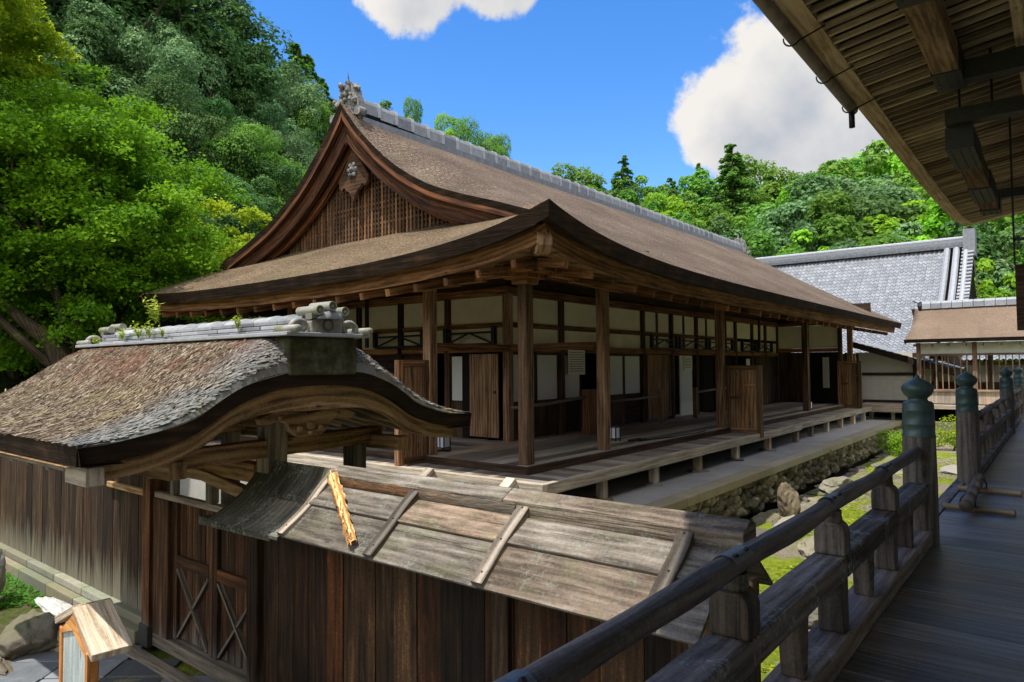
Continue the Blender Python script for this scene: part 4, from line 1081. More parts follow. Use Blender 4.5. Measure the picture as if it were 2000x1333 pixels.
# weathered board fence left of the gate, on a stone footing
lf = thing('board_fence', 'tall dark weathered board fence on a mossy stone footing left of the gate', 'fence', (-13, 3.8, -1.6))
def build_left_fence():
    m = MB(); x = -19.5
    while x < -8.31:
        w = rnd.uniform(.2, .34); e = min(x + w, -8.3)
        m.box(x, e - .008, 3.66 + rnd.uniform(-.004, .004), 3.69, -1.36, .34); x = e
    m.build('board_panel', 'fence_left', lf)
    m = MB(); m.box(-19.5, -8.3, 3.58, 3.7, .34, .42); m.box(-9.5, -8.31, 3.6, 3.657, .02, .09); m.build('top_rail', 'gate_wood', lf, bevel=.01)
    m = MB(); x = -19.5
    while x < -8.32:
        L = min(rnd.uniform(.8, 1.5), -8.3 - x); m.box(x, x + L - .01, 3.46, 3.72, -1.75, -1.47); m.box(x, x + L - .012, 3.56, 3.74, -1.466, -1.362); x += L
    m.build('stone_footing', 'base_stone', lf, bevel=.015)
build_left_fence()

# front fence with a boarded roof
ff = thing('roofed_fence', 'brown board fence in front of the hall with a small grey plank roof and battens', 'fence', (-3.6, 3.57, -1.6))
def build_front_fence():
    m = MB(); x = -5.79
    while x < -1.46:
        w = rnd.uniform(.15, .3); e = min(x + w, -1.45)
        m.box(x, e - .006, 3.54 + rnd.uniform(-.006, .006), 3.575, -1.62, .42); x = e
    m.build('board_panel', 'fence_wood', ff)
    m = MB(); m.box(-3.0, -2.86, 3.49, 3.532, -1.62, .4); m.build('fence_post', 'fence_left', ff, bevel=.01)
    m = MB(); m.box(-1.6, -1.44, 3.46, 3.62, -1.62, .3); m.box(-1.36, -1.26, 3.5, 3.6, -1.62, .4); m.build('end_post', 'gate_wood', ff, bevel=.01)
    # planks, front slope in two courses, back slope in one
    def slab(mb, x0, x1, y0, z0, y1, z1, t=.022):
        mb.beam((x0, (y0 + y1) / 2, (z0 + z1) / 2), (x1, (y0 + y1) / 2, (z0 + z1) / 2), math.hypot(y1 - y0, z1 - z0), t, Vector((0, -(z1 - z0), (y1 - y0))) if y1 > y0 else Vector((0, (z1 - z0), -(y1 - y0))))
    for (a, b) in ((-4.74, -3.73), (-3.725, -2.73), (-2.725, -1.63), (-1.625, -1.36)):
        m = MB(); slab(m, a, b, 3.05, .2, 3.32, .405); slab(m, a, b, 3.29, .415, 3.48, .535, .02); m.build('roof_plank', 'roof_board', ff, bevel=.004)
        m = MB(); slab(m, a, b, 3.64, .6, 4.1, .22); m.build('back_roof_plank', 'roof_board', ff)
    m = MB()
    prof = [(3.02, .2), (3.12, .235), (3.24, .3), (3.36, .385), (3.46, .48), (3.53, .56), (3.57, .64)]
    for (i0, i1) in ((0, 4), (3, 7)):
        seg = prof[i0:i1]; dz = .018 if i0 else 0
        m.sheet([[V(x, p[0], p[1] + dz) for p in seg] for x in (-5.86, -5.5, -5.1, -4.76)], tint=(rnd.random(), .5), flip=True)
        m.sheet([[V(x, p[0], p[1] + dz - .025) for p in seg] for x in (-5.86, -4.76)], tint=(.3, .5))
        for xx in (-5.86, -4.76): m.sheet([[V(xx, p[0], p[1] + dz) for p in seg], [V(xx, p[0], p[1] + dz - .025) for p in seg]], tint=(.6, .5))
        m.sheet([[V(x, seg[0][0], seg[0][1] + dz) for x in (-5.86, -4.76)], [V(x, seg[0][0], seg[0][1] + dz - .025) for x in (-5.86, -4.76)]], tint=(.6, .5))
    m.beam((-6.02, 3.09, .16), (-4.9, 3.09, .18), .1, .07)
    m.build('curved_roof_section', 'roof_board_dark', ff)
    # battens: wavy grey strips running down the planks
    for i, x in enumerate((-4.75, -3.72, -2.73, -1.62)):
        m = MB(); k = []
        for j in range(9):
            t = j / 8; y = lerp(3.03, 3.545, t); z = lerp(.235, .66, t) - .03 * math.sin(t * math.pi) * (1 if i == 0 else .35) + .006 * math.sin(t * 9 + i)
            k.append(V(x + .01 * math.sin(t * 7 + i), y, z))
        tn = (rnd.random(), .5)
        n = V(0, -.62, .78)
        A = [p - V(.045, 0, 0) for p in k]; B = [p + V(.045, 0, 0) for p in k]; C = [p + V(.045, 0, 0) - n * .05 for p in k]; D = [p - V(.045, 0, 0) - n * .05 for p in k]
        m.sheet([A, B, C, D, A], tint=tn, flip=True)
        for q in (0, -1): b = len(m.v); m.v += [A[q], B[q], C[q], D[q]]; m.face([b, b + 1, b + 2, b + 3], [(0, 0), (.07, 0), (.07, .05), (0, .05)], (.3, .5))
        bt = m.build('batten', 'batten', ff)
        q = MB()
        for j in (1, 4, 7): q.rock(k[j] + n * .003, (.007, .007, .004), j, 1)
        q.build('nails', 'iron', bt)
    # ridge board, rotten along its left half
    m = MB()
    for (a, b) in ((-4.75, -2.9), (-2.895, -1.3)): m.prism([(3.49, .53), (3.49, .63), (3.6, .69), (3.68, .66), (3.68, .55)], (a, 0, 0), (0, 1, 0), (0, 0, 1), (b - a, 0, 0), gd=True)
    rb = m.build('ridge_board', 'roof_board', ff, bevel=.006)
    m = MB(); rows = []
    for i in range(60):
        x = lerp(-4.72, -2.78, i / 59); e = mnoise.noise(Vector((x * 4, 2, 0))) * .03
        rows.append([V(x, 3.483 - .004 * abs(mnoise.noise(Vector((x * 14, v * 6, 5)))) - .01 * math.sin(math.pi * v), lerp(.535, .618 + e * .4, v) + .012 * mnoise.noise(Vector((x * 9, v * 3, 1)))) for v in [k / 8 for k in range(9)]])
    m.sheet(rows, tint=(.3, .5), flip=True); m.build('rotten_edge', 'rot_edge', ff)
def rot_edge():
    g = NG('rotten_ridge_edge'); p = g.pos()
    n = g.noise(g.mapping(p, (3, 3, 16)), 2.2, 7, .75, .6); n2 = g.noise(p, 2.6, 3, .5)
    c = g.ramp(n, [(.3, (.035, .022, .014)), (.5, (.13, .075, .04)), (.62, (.3, .13, .045)), (.75, (.62, .36, .15))])
    c = g.mix(g.maprange(g.math('MULTIPLY_ADD', n2, 1.2, g.math('MULTIPLY', g.sep(p)[0], -1.0)), 3.9, 4.3, 1, 0, True), c, g.mix(n, (.05, .04, .03), (.26, .22, .17)))
    g.principled(c, .95, g.bump(n, 1.0, .03)); return g.m
MT['rot_edge'] = rot_edge()
build_front_fence()
def build_broken_stick():
    m = MB(); p0, p1 = V(-4.66, 3.47, .615), V(-3.9, 3.075, .262); n = V(0, -.6, .8); rows = []
    for i in range(26):
        t = i / 25; c = p0.lerp(p1, t) + n * .022; d = (p1 - p0).normalized(); s = d.cross(n).normalized()
        w = .046 * (1 - .25 * t) * (1 + .35 * mnoise.noise(Vector((t * 9, 0, 0))))
        rows.append([c + s * w * math.cos(a) * (1 + .4 * mnoise.noise(Vector((t * 14, a, 2)))) + n * .016 * math.sin(a) * (1 + .8 * mnoise.noise(Vector((t * 18, a, 7)))) for a in [k * math.pi / 6 for k in range(12)]])
    uvs = [[(i * .034, k * .02) for k in range(12)] for i in range(26)]
    m.sheet(rows, (.9, .5), 0, True, uvs)
    for k in range(26):
        t = rnd.random(); c = p0.lerp(p1, t) + n * .04; d = (p1 - p0 + V(rnd.gauss(0, .12), rnd.gauss(0, .12), rnd.gauss(0, .1))).normalized()
        m.beam(c - d * .06, c + d * .06, .007, .004, n)
    o = m.build('broken_batten', 'rot_wood'); tag(o, 'splintered orange broken strip of wood lying slantwise on the grey plank roof', 'wood strip')
build_broken_stick()

# wooden steps at the hall veranda behind the fence
st = thing('wooden_steps', 'short pale wooden steps with two stringers, leading up to the hall veranda', 'steps', (-6.8, 7, -.6))
def build_steps():
    for x in (-7.62, -6.02):
        m = MB(); m.beam((x, 7.5, -.12), (x, 5.75, -1.22), .17, .2); m.build('stringer', 'edge_wood', st, bevel=.012)
    for k in range(3):
        m = MB(); y = 7.16 - k * .42; m.box(-7.53, -6.11, y - .14, y + .14, -.34 - k * .24, -.29 - k * .24); m.build('tread', 'edge_wood', st, bevel=.008)
build_steps()

# ------------------------------------------------------------------ notice board with its little roof
def build_notice():
    t = thing('notice_board', 'small upright wooden notice board with a gabled plank roof beside the gate path', 'notice board')
    def p(name, mt, fn, bevel=.006, parent=None):
        m = MB(); fn(m); return m.build(name, mt, parent or t, bevel=bevel)
    # local frame: x across the board, y away from the reader, z up from the ground
    H = 1.02
    for s in (-1, 1):
        p('post', 'sign_orange', lambda m: m.box(s * .38 - .03, s * .38 + .03, -.03, .05, 0, H - .02))
        p('roof_board', 'sign_wood', lambda m: m.beam((s * .005, .1, H + .205), (s * .545, .1, H - .01), .27, .06, (0, 0, 1), (.5 + .2 * s, .5)), .006)
    p('panel', 'sign_panel', lambda m: m.prism([(-.35, .1), (.35, .1), (.35, H - .05), (.0, H + .06), (-.35, H - .05)], (0, -.012, 0), (1, 0, 0), (0, 0, 1), (0, .03, 0), uvalong=False), 0)
    p('gable_board', 'sign_orange', lambda m: m.prism([(-.4, H - .06), (-.35, H - .06), (0, H + .05), (.35, H - .06), (.4, H - .06), (.0, H + .17)], (0, -.03, 0), (1, 0, 0), (0, 0, 1), (0, .05, 0)), 0)
    p('bottom_rail', 'sign_orange', lambda m: m.box(-.35, .35, -.02, .04, .04, .1))
    t.location = (-6.03, 2.09, -1.58); t.rotation_euler = (0, 0, R(-6))
build_notice()

# ------------------------------------------------------------------ railings of the corridor
RX = -.97
def make_rail(name, label, y0, y1, posts, mid_posts, loc):
    t = thing(name, label, 'railing', loc)
    def p(nm, mt, fn, bevel=.012, parent=None, smooth=False):
        m = MB(); fn(m); return m.build(nm, mt, parent or t, bevel=bevel, smooth=smooth)
    def log(m):
        n = 60; path = [V(RX + .006 * math.sin(k * .7), lerp(y0, y1, k / n), .765 + .005 * math.sin(k * .45 + 1)) for k in range(n + 1)]
        m.tube(path, [.045 + .0025 * math.sin(k * .9) for k in range(n + 1)], 14, tint=(.55, .5))
    p('handrail', 'rail_wood', log, 0, None, True)
    y = y0
    ys = [y0] + [q for q in mid_posts] + [y1]
    for a, b in zip(ys[:-1], ys[1:]):
        p('middle_rail', 'rail_flat', lambda m: m.box(RX - .085, RX + .075, a + .003, b - .003, .40 + rnd.uniform(-.004, .004), .515))
    p('bottom_rail', 'rail_flat', lambda m: m.box(RX - .1, RX + .09, y0, y1, .015, .125))
    for q in mid_posts:
        def short(m):
            prof = [(-.075, .518), (-.075, .63), (-.066, .66), (-.045, .682), (.045, .682), (.066, .66), (.075, .63), (.075, .518)]
            m.prism(prof, (0, q - .065, 0), (1, 0, 0), (0, 0, 1), (0, .13, 0), uvalong=False)
            for v in range(len(m.v)): m.v[v].x += RX
            m.lathe([(.05, .68), (.056, .7), (.05, .71), (.05, .74)], (RX, q, 0), 14)
        p('short_post', 'rail_wood', short, .016)
        p('short_leg', 'rail_wood', lambda m: m.box(RX - .065, RX + .06, q - .062, q + .062, .126, .399))
        s_ = p('strap', 'rail_strap', lambda m: (m.sheet([[V(RX + .052 * math.cos(a), yy, .765 + .052 * math.sin(a)) for a in [k * .25 + .5 for k in range(10)]] for yy in (q - .09, q - .05, q + .05, q + .09)], flip=True)), 0)
        for k in range(2): p('stud', 'iron', lambda m: m.rock((RX + .03, q - .05 + .1 * k, .815), (.012, .012, .008), k, 1), 0, s_)
    for a, b in zip(ys[:-1], ys[1:]):
        if b - a > .9:
            q = (a + b) / 2
            p('foot_block', 'rail_wood', lambda m: m.prism([(-.07, .4), (.07, .4), (.055, .28), (.03, .126), (-.03, .126), (-.055, .28)], (0, 0, 0), (0, 1, 0), (0, 0, 1), (.1, 0, 0)), .008).location += Vector((RX - .05, q, 0))
    for q in posts:
        p('newel_post', 'rail_wood', lambda m: m.lathe([(.001, .0), (.128, .0), (.128, .5), (.122, .9), (.001, .9)], (RX, q, 0), 28, tint=(.6, .5)), 0, None, False)
        def cap(m):
            m.lathe([(.118, .88), (.124, .885), (.124, .897), (.12, .9), (.12, .985), (.1225, .988), (.1225, .994), (.12, .997), (.118, 1.10), (.1205, 1.103), (.1205, 1.109), (.118, 1.112), (.115, 1.16), (.104, 1.176), (.078, 1.185), (.070, 1.20), (.078, 1.212),
                     (.098, 1.232), (.115, 1.26), (.121, 1.285), (.117, 1.305), (.098, 1.33), (.068, 1.35), (.038, 1.366), (.02, 1.38), (.012, 1.398), (.001, 1.405)], (RX, q, 0), 36)
        p('bronze_finial', 'bronze', cap, 0, None, True)
    return t
make_rail('railing', 'near timber railing, thick round handrail running from the foreground to one bronze capped post', -2.2, 6.6, [6.66], [-.2, 1.15, 2.5, 3.86, 5.22], (RX, 3, 0))
make_rail('railing', 'farther timber railing with three bronze capped posts beyond the gap with the bamboo barrier', 10.35, 23.3, [10.35, 18.0, 23.0], [11.9, 13.4, 14.9, 16.5, 19.6, 21.3], (RX, 15, 0))

# bamboo barrier lying on the deck
bb = thing('bamboo_barrier', 'bamboo barrier, one thick dark pole tied over two pale sticks, lying on the deck', 'barrier', (-.85, 8.8, 0))
def build_bamboo():
    def cane(m, a, b, r_, nodes):
        a, b = V(*a), V(*b); d = (b - a).normalized(); path = []; rad = []
        for k in range(nodes + 1):
            c = a.lerp(b, k / nodes)
            for dt, f in ((-.012, 1), (-.004, 1.1), (.004, 1.1), (.012, 1)):
                path.append(c + d * dt); rad.append(r_ * f)
        m.tube(path, rad, 14)
        e = a - d * .0125; m.lathe([(r_ * .75, 0), (r_ * .74, .002)], e, 14, ax=-d)
    m = MB(); cane(m, (-.78, 7.95, .12), (-.83, 9.95, .12), .055, 4); m.build('main_pole', 'bamboo_old', bb, smooth=True)
    for y in (8.32, 9.6):
        m = MB(); cane(m, (-1.0, y + .02, .034), (-.42, y - .02, .034), .03, 2); m.build('cross_stick', 'bamboo', bb, smooth=True)
        m = MB()
        for k in range(3): m.tube([V(-.8, y, .088) + V(.066 * math.sin(t), .012 * k - .012, .08 * math.cos(t) + .0) for t in [j * .524 for j in range(13)]], .006, 6)
        m.build('rope_tie', 'wire', bb)
build_bamboo()

# ------------------------------------------------------------------ the corridor building overhead
corr = thing('corridor_building', 'timber building on the right with deep raftered eave, iron clad beams and gutter', 'building', (1, 10, 0))
def ez(y): return 4.86 + .45 * math.exp((y - 22.6) / 2.6)
def build_corridor():
    EX, Y1 = -2.0, 22.4
    m = MB(); ys = [-6 + .5 * k for k in range(58)]; ys = [y for y in ys if y < Y1] + [Y1]
    m.sheet([[V(EX - .02, y, ez(y) + .0) for y in ys], [V(EX - .02, y, ez(y) + .1) for y in ys]], flip=False)
    m.sheet([[V(EX - .02, y, ez(y)) for y in ys], [V(EX + .2, y, ez(y) + .02) for y in ys]], flip=True)
    m.sheet([[V(EX + .2, y, ez(y) + .02) for y in ys], [V(EX + .2, y, ez(y) + .12) for y in ys]], flip=True)
    m.sheet([[V(x, Y1 + .02, ez(Y1) + .15 * (x - EX) - .03) for x in (EX - .02, 0, 2, 4)], [V(x, Y1 + .02, ez(Y1) + .15 * (x - EX) + .12) for x in (EX - .02, 0, 2, 4)]])
    m.sheet([[V(x, Y1 - .22, ez(Y1) + .15 * (x - EX) - .03) for x in (EX + .2, 0, 2, 4)], [V(x, Y1 + .02, ez(Y1) + .15 * (x - EX) - .03) for x in (EX - .02, 0, 2, 4)]], flip=True)
    for k, f in enumerate(m.ti): m.ti[k] = (.5, .5)
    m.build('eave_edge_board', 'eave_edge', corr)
    m = MB()
    m.sheet([[V(EX + .01 + .0 * k, y, ez(y) + .1) for y in ys] for k in (0,)] + [[V(x, y, ez(y) + .13 + .15 * (x - EX)) for y in ys] for x in (EX + .2, 0, 2, 4.5)]); m.build('roof_boarding', 'void', corr)
    m = MB(); rows = [[V(x, y, ez(y) + .16 + h) for y in ys] for (x, h) in ((EX - .1, .0), (EX - .12, .2), (EX + 1.5, .9), (4.5, 2.6))]; m.sheet(rows); m.sheet([[V(EX - .1, y, ez(y) + .16) for y in ys], [V(EX + .1, y, ez(y) + .1) for y in ys]], flip=True); m.build('bark_roof', 'bark', corr)
    y = 2.6; n = 0
    while y < Y1 - .3 and n < 98:
        m = MB(); z = ez(y) + .05; j = rnd.uniform(-.012, .012)
        m.beam((EX + .19, y + j, z), (3.6, y + j, z + .15 * 5.4), .05, .05, tint=(rnd.random(), .5)); m.build('rafter', 'eave_light', corr); y += .205; n += 1
    for x in (-.25, .45, 1.15):
        m = MB(); m.beam((x, -4, ez(0) + .15 * (x - EX) - .07), (x, Y1 - .4, ez(15) + .15 * (x - EX) - .07), .13, .12); m.build('purlin', 'eave_light', corr)
    # iron shod beams
    def beam_iron(x, y0, y1, z0, z1, plates):
        m = MB(); m.box(x - .125, x + .125, y0, y1, z0, z1); b = m.build('hanging_beam', 'eave_wood', corr, bevel=.012)
        for a, c in plates:
            q = MB(); q.box(x - .14, x + .14, a, c, z0 - .015, z1 + .01)
            yy = a + .08
            while yy < c - .04:
                for xx in (-.09, 0, .09): q.rock((x + xx, yy, z0 - .016), (.014, .014, .01), 1, 1)
                for zz in (.07, .18): q.rock((x - .141, yy, z0 + zz), (.008, .014, .014), 1, 1)
                yy += .13
            q.build('iron_plate', 'iron_strap', b, bevel=.006)
    beam_iron(-.92, 2, 9.35, 4.68, 4.97, ((2, 6.9), (8.75, 9.37)))
    beam_iron(-.88, 9.5, 14.1, 4.02, 4.26, ((9.48, 10.6), (11.9, 13.0), (13.7, 14.12)))
    def xbeam(y, z0, z1, x0, x1, mt='iron_strap'):
        m = MB(); m.box(x0, x1, y - .1, y + .1, z0, z1); q = m; xx = x0 + .08
        while xx < x1: q.rock((xx, y - .101, (z0 + z1) / 2 + .05 * math.sin(xx * 40)), (.014, .008, .014), 1, 1); xx += .14
        m.build('cross_beam', mt, corr, bevel=.01)
    xbeam(9.2, 4.68, 4.9, -.78, 2.2); xbeam(9.42, 4.27, 4.44, -1.0, 2.2); xbeam(14.2, 4.27, 4.42, -.9, 2.2)
    for x, y in ((-.86, 9.42), (-.55, 9.42), (-.2, 9.42)):
        m = MB(); m.tube([(x, y, 4.42), (x, y, 5.1)], .014, 8); m.build('hanger_rod', 'wire', corr)
    # gutter pipe with wire hooks and a short outlet
    m = MB(); m.tube([(-2.06, 2, 4.85), (-2.06, 9.75, 4.82)], .062, 14, tint=(.6, .5)); m.build('gutter', 'pipe', corr, smooth=True)
    m = MB(); m.tube([(-2.06, 9.66, 4.78), (-2.06, 9.67, 4.57)], .036, 12); m.build('gutter_outlet', 'iron', corr, smooth=True)
    for y in (5.9, 7.15, 8.35, 9.55):
        m = MB(); m.tube([V(-2.06 + .085 * math.cos(t), y, 4.82 + .085 * math.sin(t)) for t in [3.0 + .33 * k for k in range(9)]] + [V(-1.75, y + .03, 4.86)], .009, 6); m.build('gutter_hook', 'wire', corr)
    # hanging shutter at the far right, posts, and an unseen wall added to block and bounce light
    m = MB(); m.box(-.5, 1.4, 11.97, 12.03, 1.95, 2.88); 
    m.build('hanging_shutter', 'hall_dark', corr)
    m = MB(); m.box(-.515, -.49, 11.98, 12.01, 2.88, 5.0); m.box(-.515, .5, 11.98, 12.01, 3.22, 3.26); m.build('shutter_rod', 'iron', corr)
    m = MB(); m.box(2.2, 2.3, -6, 22, -.1, 5.6); m.build('wall', 'plaster_clean', corr)
    for y in (-4, 1, 15.5, 21):
        m = MB(); m.box(2.0, 2.2, y - .1, y + .1, 0, 5.2); m.build('post', 'eave_wood', corr)
build_corridor()

# ------------------------------------------------------------------ buildings at the far end
def tiled_slope(m, fn, nu, nv, amp=.03):
    """fn(s,t) -> point, s across (0..1), t down the slope; adds curved tile courses"""
    seg = 6
    rows = []
    for j in range(nv):
        for e in (0, 1):
            t = (j + e * .97) / nv; row = []
            for i in range(nu * seg + 1):
                s = i / (nu * seg); p = fn(s, t)
                row.append(p + V(0, 0, amp * math.cos(2 * math.pi * (i / seg)) + (0.028 if e else 0)))
            rows.append(row)
    b0 = len(m.f); n = nu * seg
    m.sheet(rows, flip=True)
    for k in range(len(rows) - 1):
        for i in range(n):
            h = math.sin((k // 2) * 12.9898 + (i // seg) * 78.233) * 43758.5453; h -= math.floor(h)
            m.ti[b0 + k * n + i] = (h * .4 + .3 if k % 2 == 0 else .03, .5)
th = thing('tiled_hall', 'far large hall with grey tiled roof, tall ridge and gable end at its right', 'hall', (-9, 41, -1))
def build_tiled_hall():
    xl, xr, yr, zr, ye, ze = -24.0, -3.5, 41.0, 7.3, 33.6, 1.95
    def fn(s, t):
        return V(lerp(xl, xr - .9, s), lerp(yr, ye, t), lerp(zr, ze, t) - .55 * math.sin(math.pi * t) * (.8))
    m = MB(); tiled_slope(m, fn, 96, 34, .034); m.build('tiled_roof', 'tile_far', th)
    m = MB(); m.sheet([[V(x, yr + .1, zr) for x in (xl, xr)], [V(x, yr + 6, ze) for x in (xl, xr)]]); m.build('back_roof', 'tile_far', th)
    m = MB()
    for k in range(3): m.box(xl, xr + .1, yr - .3 + .05 * k, yr + .3 - .05 * k, zr - .02 + .14 * k, zr + .11 + .14 * k, (.1 + .2 * k, .5))
    m.tube([(xl, yr, zr + .46), (xr + .15, yr, zr + .46)], .11, 10, tint=(.9, .5))
    m.box(xr - .25, xr + .25, yr - .42, yr + .42, zr - .5, zr + .85, (.4, .5)); m.build('ridge', 'tile_far', th)
    m = MB()
    for k, x in enumerate((xr - .95, xr - .55, xr - .15)):
        path = [fn(0, t) for t in [i / 20 for i in range(21)]]
        m.tube([V(x + .12 * q / 20, p.y, p.z + .1) for q, p in enumerate(path)], .15 if k < 2 else .1, 8, tint=(.6 + .15 * k, .5))
    for i in range(34):
        p = fn(0, i / 33); m.lathe([(.001, 0), (.09, 0), (.09, .5), (.001, .5)], (xr - .3, p.y, p.z + .06), 8, ax=(1, 0, .05), tint=(rnd.random() * .5 + .4, .5))
    m.build('verge_tiles', 'tile_far', th)
    m = MB(); m.prism([(ye + 1.6, -1), (yr + 5, -1), (yr + 5, 3.4), (yr, zr - .6), (ye + 1.6, 2.3)], (xl, 0, -1.0 + 1), (0, 1, 0), (0, 0, 1), (xr - .5 - xl, 0, 0)); m.build('wall', 'hall_dark', th)
    m = MB(); pts = [fn(0, i / 12) for i in range(13)]
    m.sheet([[V(xr + .12, p.y, p.z - .02) for p in pts], [V(xr + .12, p.y + .05, p.z - .45) for p in pts]]); m.sheet([[V(xr + .12, 2 * yr - p.y, p.z - .02) for p in pts], [V(xr + .12, 2 * yr - p.y - .05, p.z - .45) for p in pts]]); m.build('bargeboard', 'gallery_wood', th)
build_tiled_hall()
lb = thing('tiled_outbuilding', 'low white walled outbuilding with a dark tiled roof between the hall and the gallery', 'outbuilding', (-5.5, 31, 0))
def build_low():
    m = MB(); m.box(-6.6, -4.45, 30.5, 34, -.7, 1.95); m.build('wall', 'plaster_clean', lb)
    m = MB()
    for x in (-6.55, -4.5): m.box(x - .07, x + .07, 30.42, 30.498, -.1, 1.9)
    m.box(-6.6, -4.45, 30.44, 30.497, 1.02, 1.14); m.box(-6.6, -4.45, 30.43, 30.496, -.1, .06); m.build('timber_frame', 'hall_dark', lb)
    m = MB(); tiled_slope(m, lambda s, t: V(lerp(-6.6, -3.2, t), lerp(35, 29.9, s), lerp(2.35, 1.25, t)), 22, 14, .03); m.build('tiled_roof', 'tile_far', lb)
    m = MB(); m.beam((-6.6, 29.9, 2.28), (-3.2, 29.9, 1.18), .1, .16, tint=(.1, .5)); m.beam((-6.6, 30.2, 2.18), (-3.2, 30.2, 1.06), .7, .05, tint=(.1, .5)); m.build('bargeboard', 'hall_dark', lb)
    m = MB(); m.box(-6.2, -3.9, 28.6, 30.4, -.16, -.04); m.box(-6.2, -3.9, 28.5, 28.6, -.3, -.03)
    for x in (-6, -5, -4.1): m.box(x - .06, x + .06, 28.7, 28.82, -1.3, -.3)
    m.build('plank_floor', 'floor_wood', lb)
    m = MB(); m.box(-6.4, -1.0, 30.2, 30.3, -1.3, -.16); m.build('underfloor', 'void', lb)
build_low()
ga = thing('gallery', 'roofed open gallery with brown bark roof, white band and barred openings', 'gallery', (-2.5, 30.2, 0))
def build_gallery():
    x0, x1, yf, yb = -4.62, 3.0, 29.0, 32.6
    ze, zr, yr = 2.38, 3.62, 30.8
    m = MB(); rows = []; N_ = 16
    for i in range(12):
        x = lerp(x0, x1, (i / 11) ** 1.7); row = []
        for k in range(N_ + 1):
            t = k / N_; y = lerp(yf, yr, t); z = lerp(ze, zr, t) - .1 * math.sin(math.pi * t)
            row.append(V(x + (.22 * t if i == 0 else 0), y, z - (.06 if i == 0 else 0)))
        rows.append(row)
    m.sheet(rows, uvs=[[(p.x, p.y * 1.2) for p in r_] for r_ in rows], flip=True)
    m.sheet([[V(x, lerp(yb, yr, k / 4), lerp(ze, zr, k / 4)) for k in range(5)] for x in (x0, x1)]); m.build('bark_roof', 'bark_gallery', ga, smooth=True)
    m = MB(); m.sheet([[V(x, yf, ze) for x in (x0, x1)], [V(x, yf + .04, ze - .13) for x in (x0, x1)], [V(x, yf + .5, ze - .08) for x in (x0, x1)]], flip=True)
    P = [V(x0 + .22 * k / 8, lerp(yf, yr, k / 8), lerp(ze, zr, k / 8) - .1 * math.sin(math.pi * k / 8) - .06) for k in range(9)]
    m.sheet([P, [p + V(.04, 0, -.14) for p in P]]); m.build('roof_edge', 'bark_edge', ga)
    m = MB(); x = x0 + .35
    while x < x1:
        L = .34; m.box(x, x + L - .02, yr - .13, yr + .13, zr - .03, zr + .16, (rnd.random() * .5 + .5, .5)); m.tube([(x, yr, zr + .17), (x + L - .02, yr, zr + .17)], .09, 8, tint=(.8, .5)); x += L
    m.build('ridge_tiles', 'tile_far', ga)
    m = MB(); m.rock((x0 + .32, yr, zr + .1), (.12, .16, .2), 4, 2); m.beam((x0 + .3, yr, zr + .2), (x0 + .05, yr, zr + .3), .05, .04); m.build('ridge_end_ornament', 'iron', ga)
    for x in (-4.22, -2.48, -.9, .9):
        m = MB(); m.box(x - .07, x + .07, 29.43, 29.57, -.1, 2.25); m.build('post', 'gallery_wood', ga, bevel=.01)
    m = MB(); m.box(-4.15, x1, 29.47, 29.51, 1.84, 2.24); m.build('plaster_band', 'plaster_clean', ga)
    m = MB(); m.box(-4.15, x1, 29.44, 29.54, 1.76, 1.838); m.box(-4.15, x1, 29.42, 29.56, .46, .54); m.build('rail', 'gallery_wood', ga)
    x = -4.3; 
    m = MB()
    while x < x1: m.box(x - .035, x + .035, 29.05, 29.4, 2.12, 2.2); x += .52
    m.build('rafter_ends', 'hall_dark', ga)
    m = MB(); x = -4.05
    while x < x1: m.box(x - .018, x + .018, 29.48, 29.52, .54, 1.76); x += .19
    m.build('lattice_bars', 'gallery_wood', ga)
    m = MB(); x = -4.15
    while x < x1: m.box(x, x + .258, 29.48, 29.51, .02, .46); x += .26
    m.build('dado_boards', 'gallery_pale', ga)
    m = MB(); m.box(-4.4, x1, 29.0, 29.46, -.16, -.02); m.build('edge_floor', 'gallery_pale', ga)
    m = MB(); m.box(-4.3, x1, 29.5, 32.4, -.1, -.03); m.build('floor', 'floor_wood', ga)
    m = MB()
    for x in (-4.0, -2.2, -.5): m.box(x - .08, x + .08, 31.9, 32.05, 0, 2.3)
    m.build('rear_posts', 'gallery_wood', ga)
    m = MB(); m.box(-4.6, 3, 29.0, 29.25, -1.4, -.62); m.build('stone_base', 'rock', ga)
build_gallery()
fw = thing('white_storehouse', 'sunlit white walled storehouse seen through the gallery bars', 'storehouse', (-2.5, 37, 0))
def build_store():
    m = MB(); m.box(-6.5, 4, 34.4, 34.6, .7, 1.4); m.build('wall', 'plaster_clean', fw)
    m = MB(); m.box(-6.5, 4, 34.35, 34.6, -1.5, .698); m.build('boarded_base', 'hall_dark', fw)
    m = MB(); m.box(-6.5, 4, 34.33, 34.6, 1.41, 1.52); m.build('beam', 'gallery_wood', fw)
    m = MB(); tiled_slope(m, lambda s, t: V(lerp(-3.3, 4, s), lerp(36.4, 33.6, t), lerp(2.7, 1.6, t)), 36, 9, .03); m.build('tiled_roof', 'tile_far', fw)
build_store()

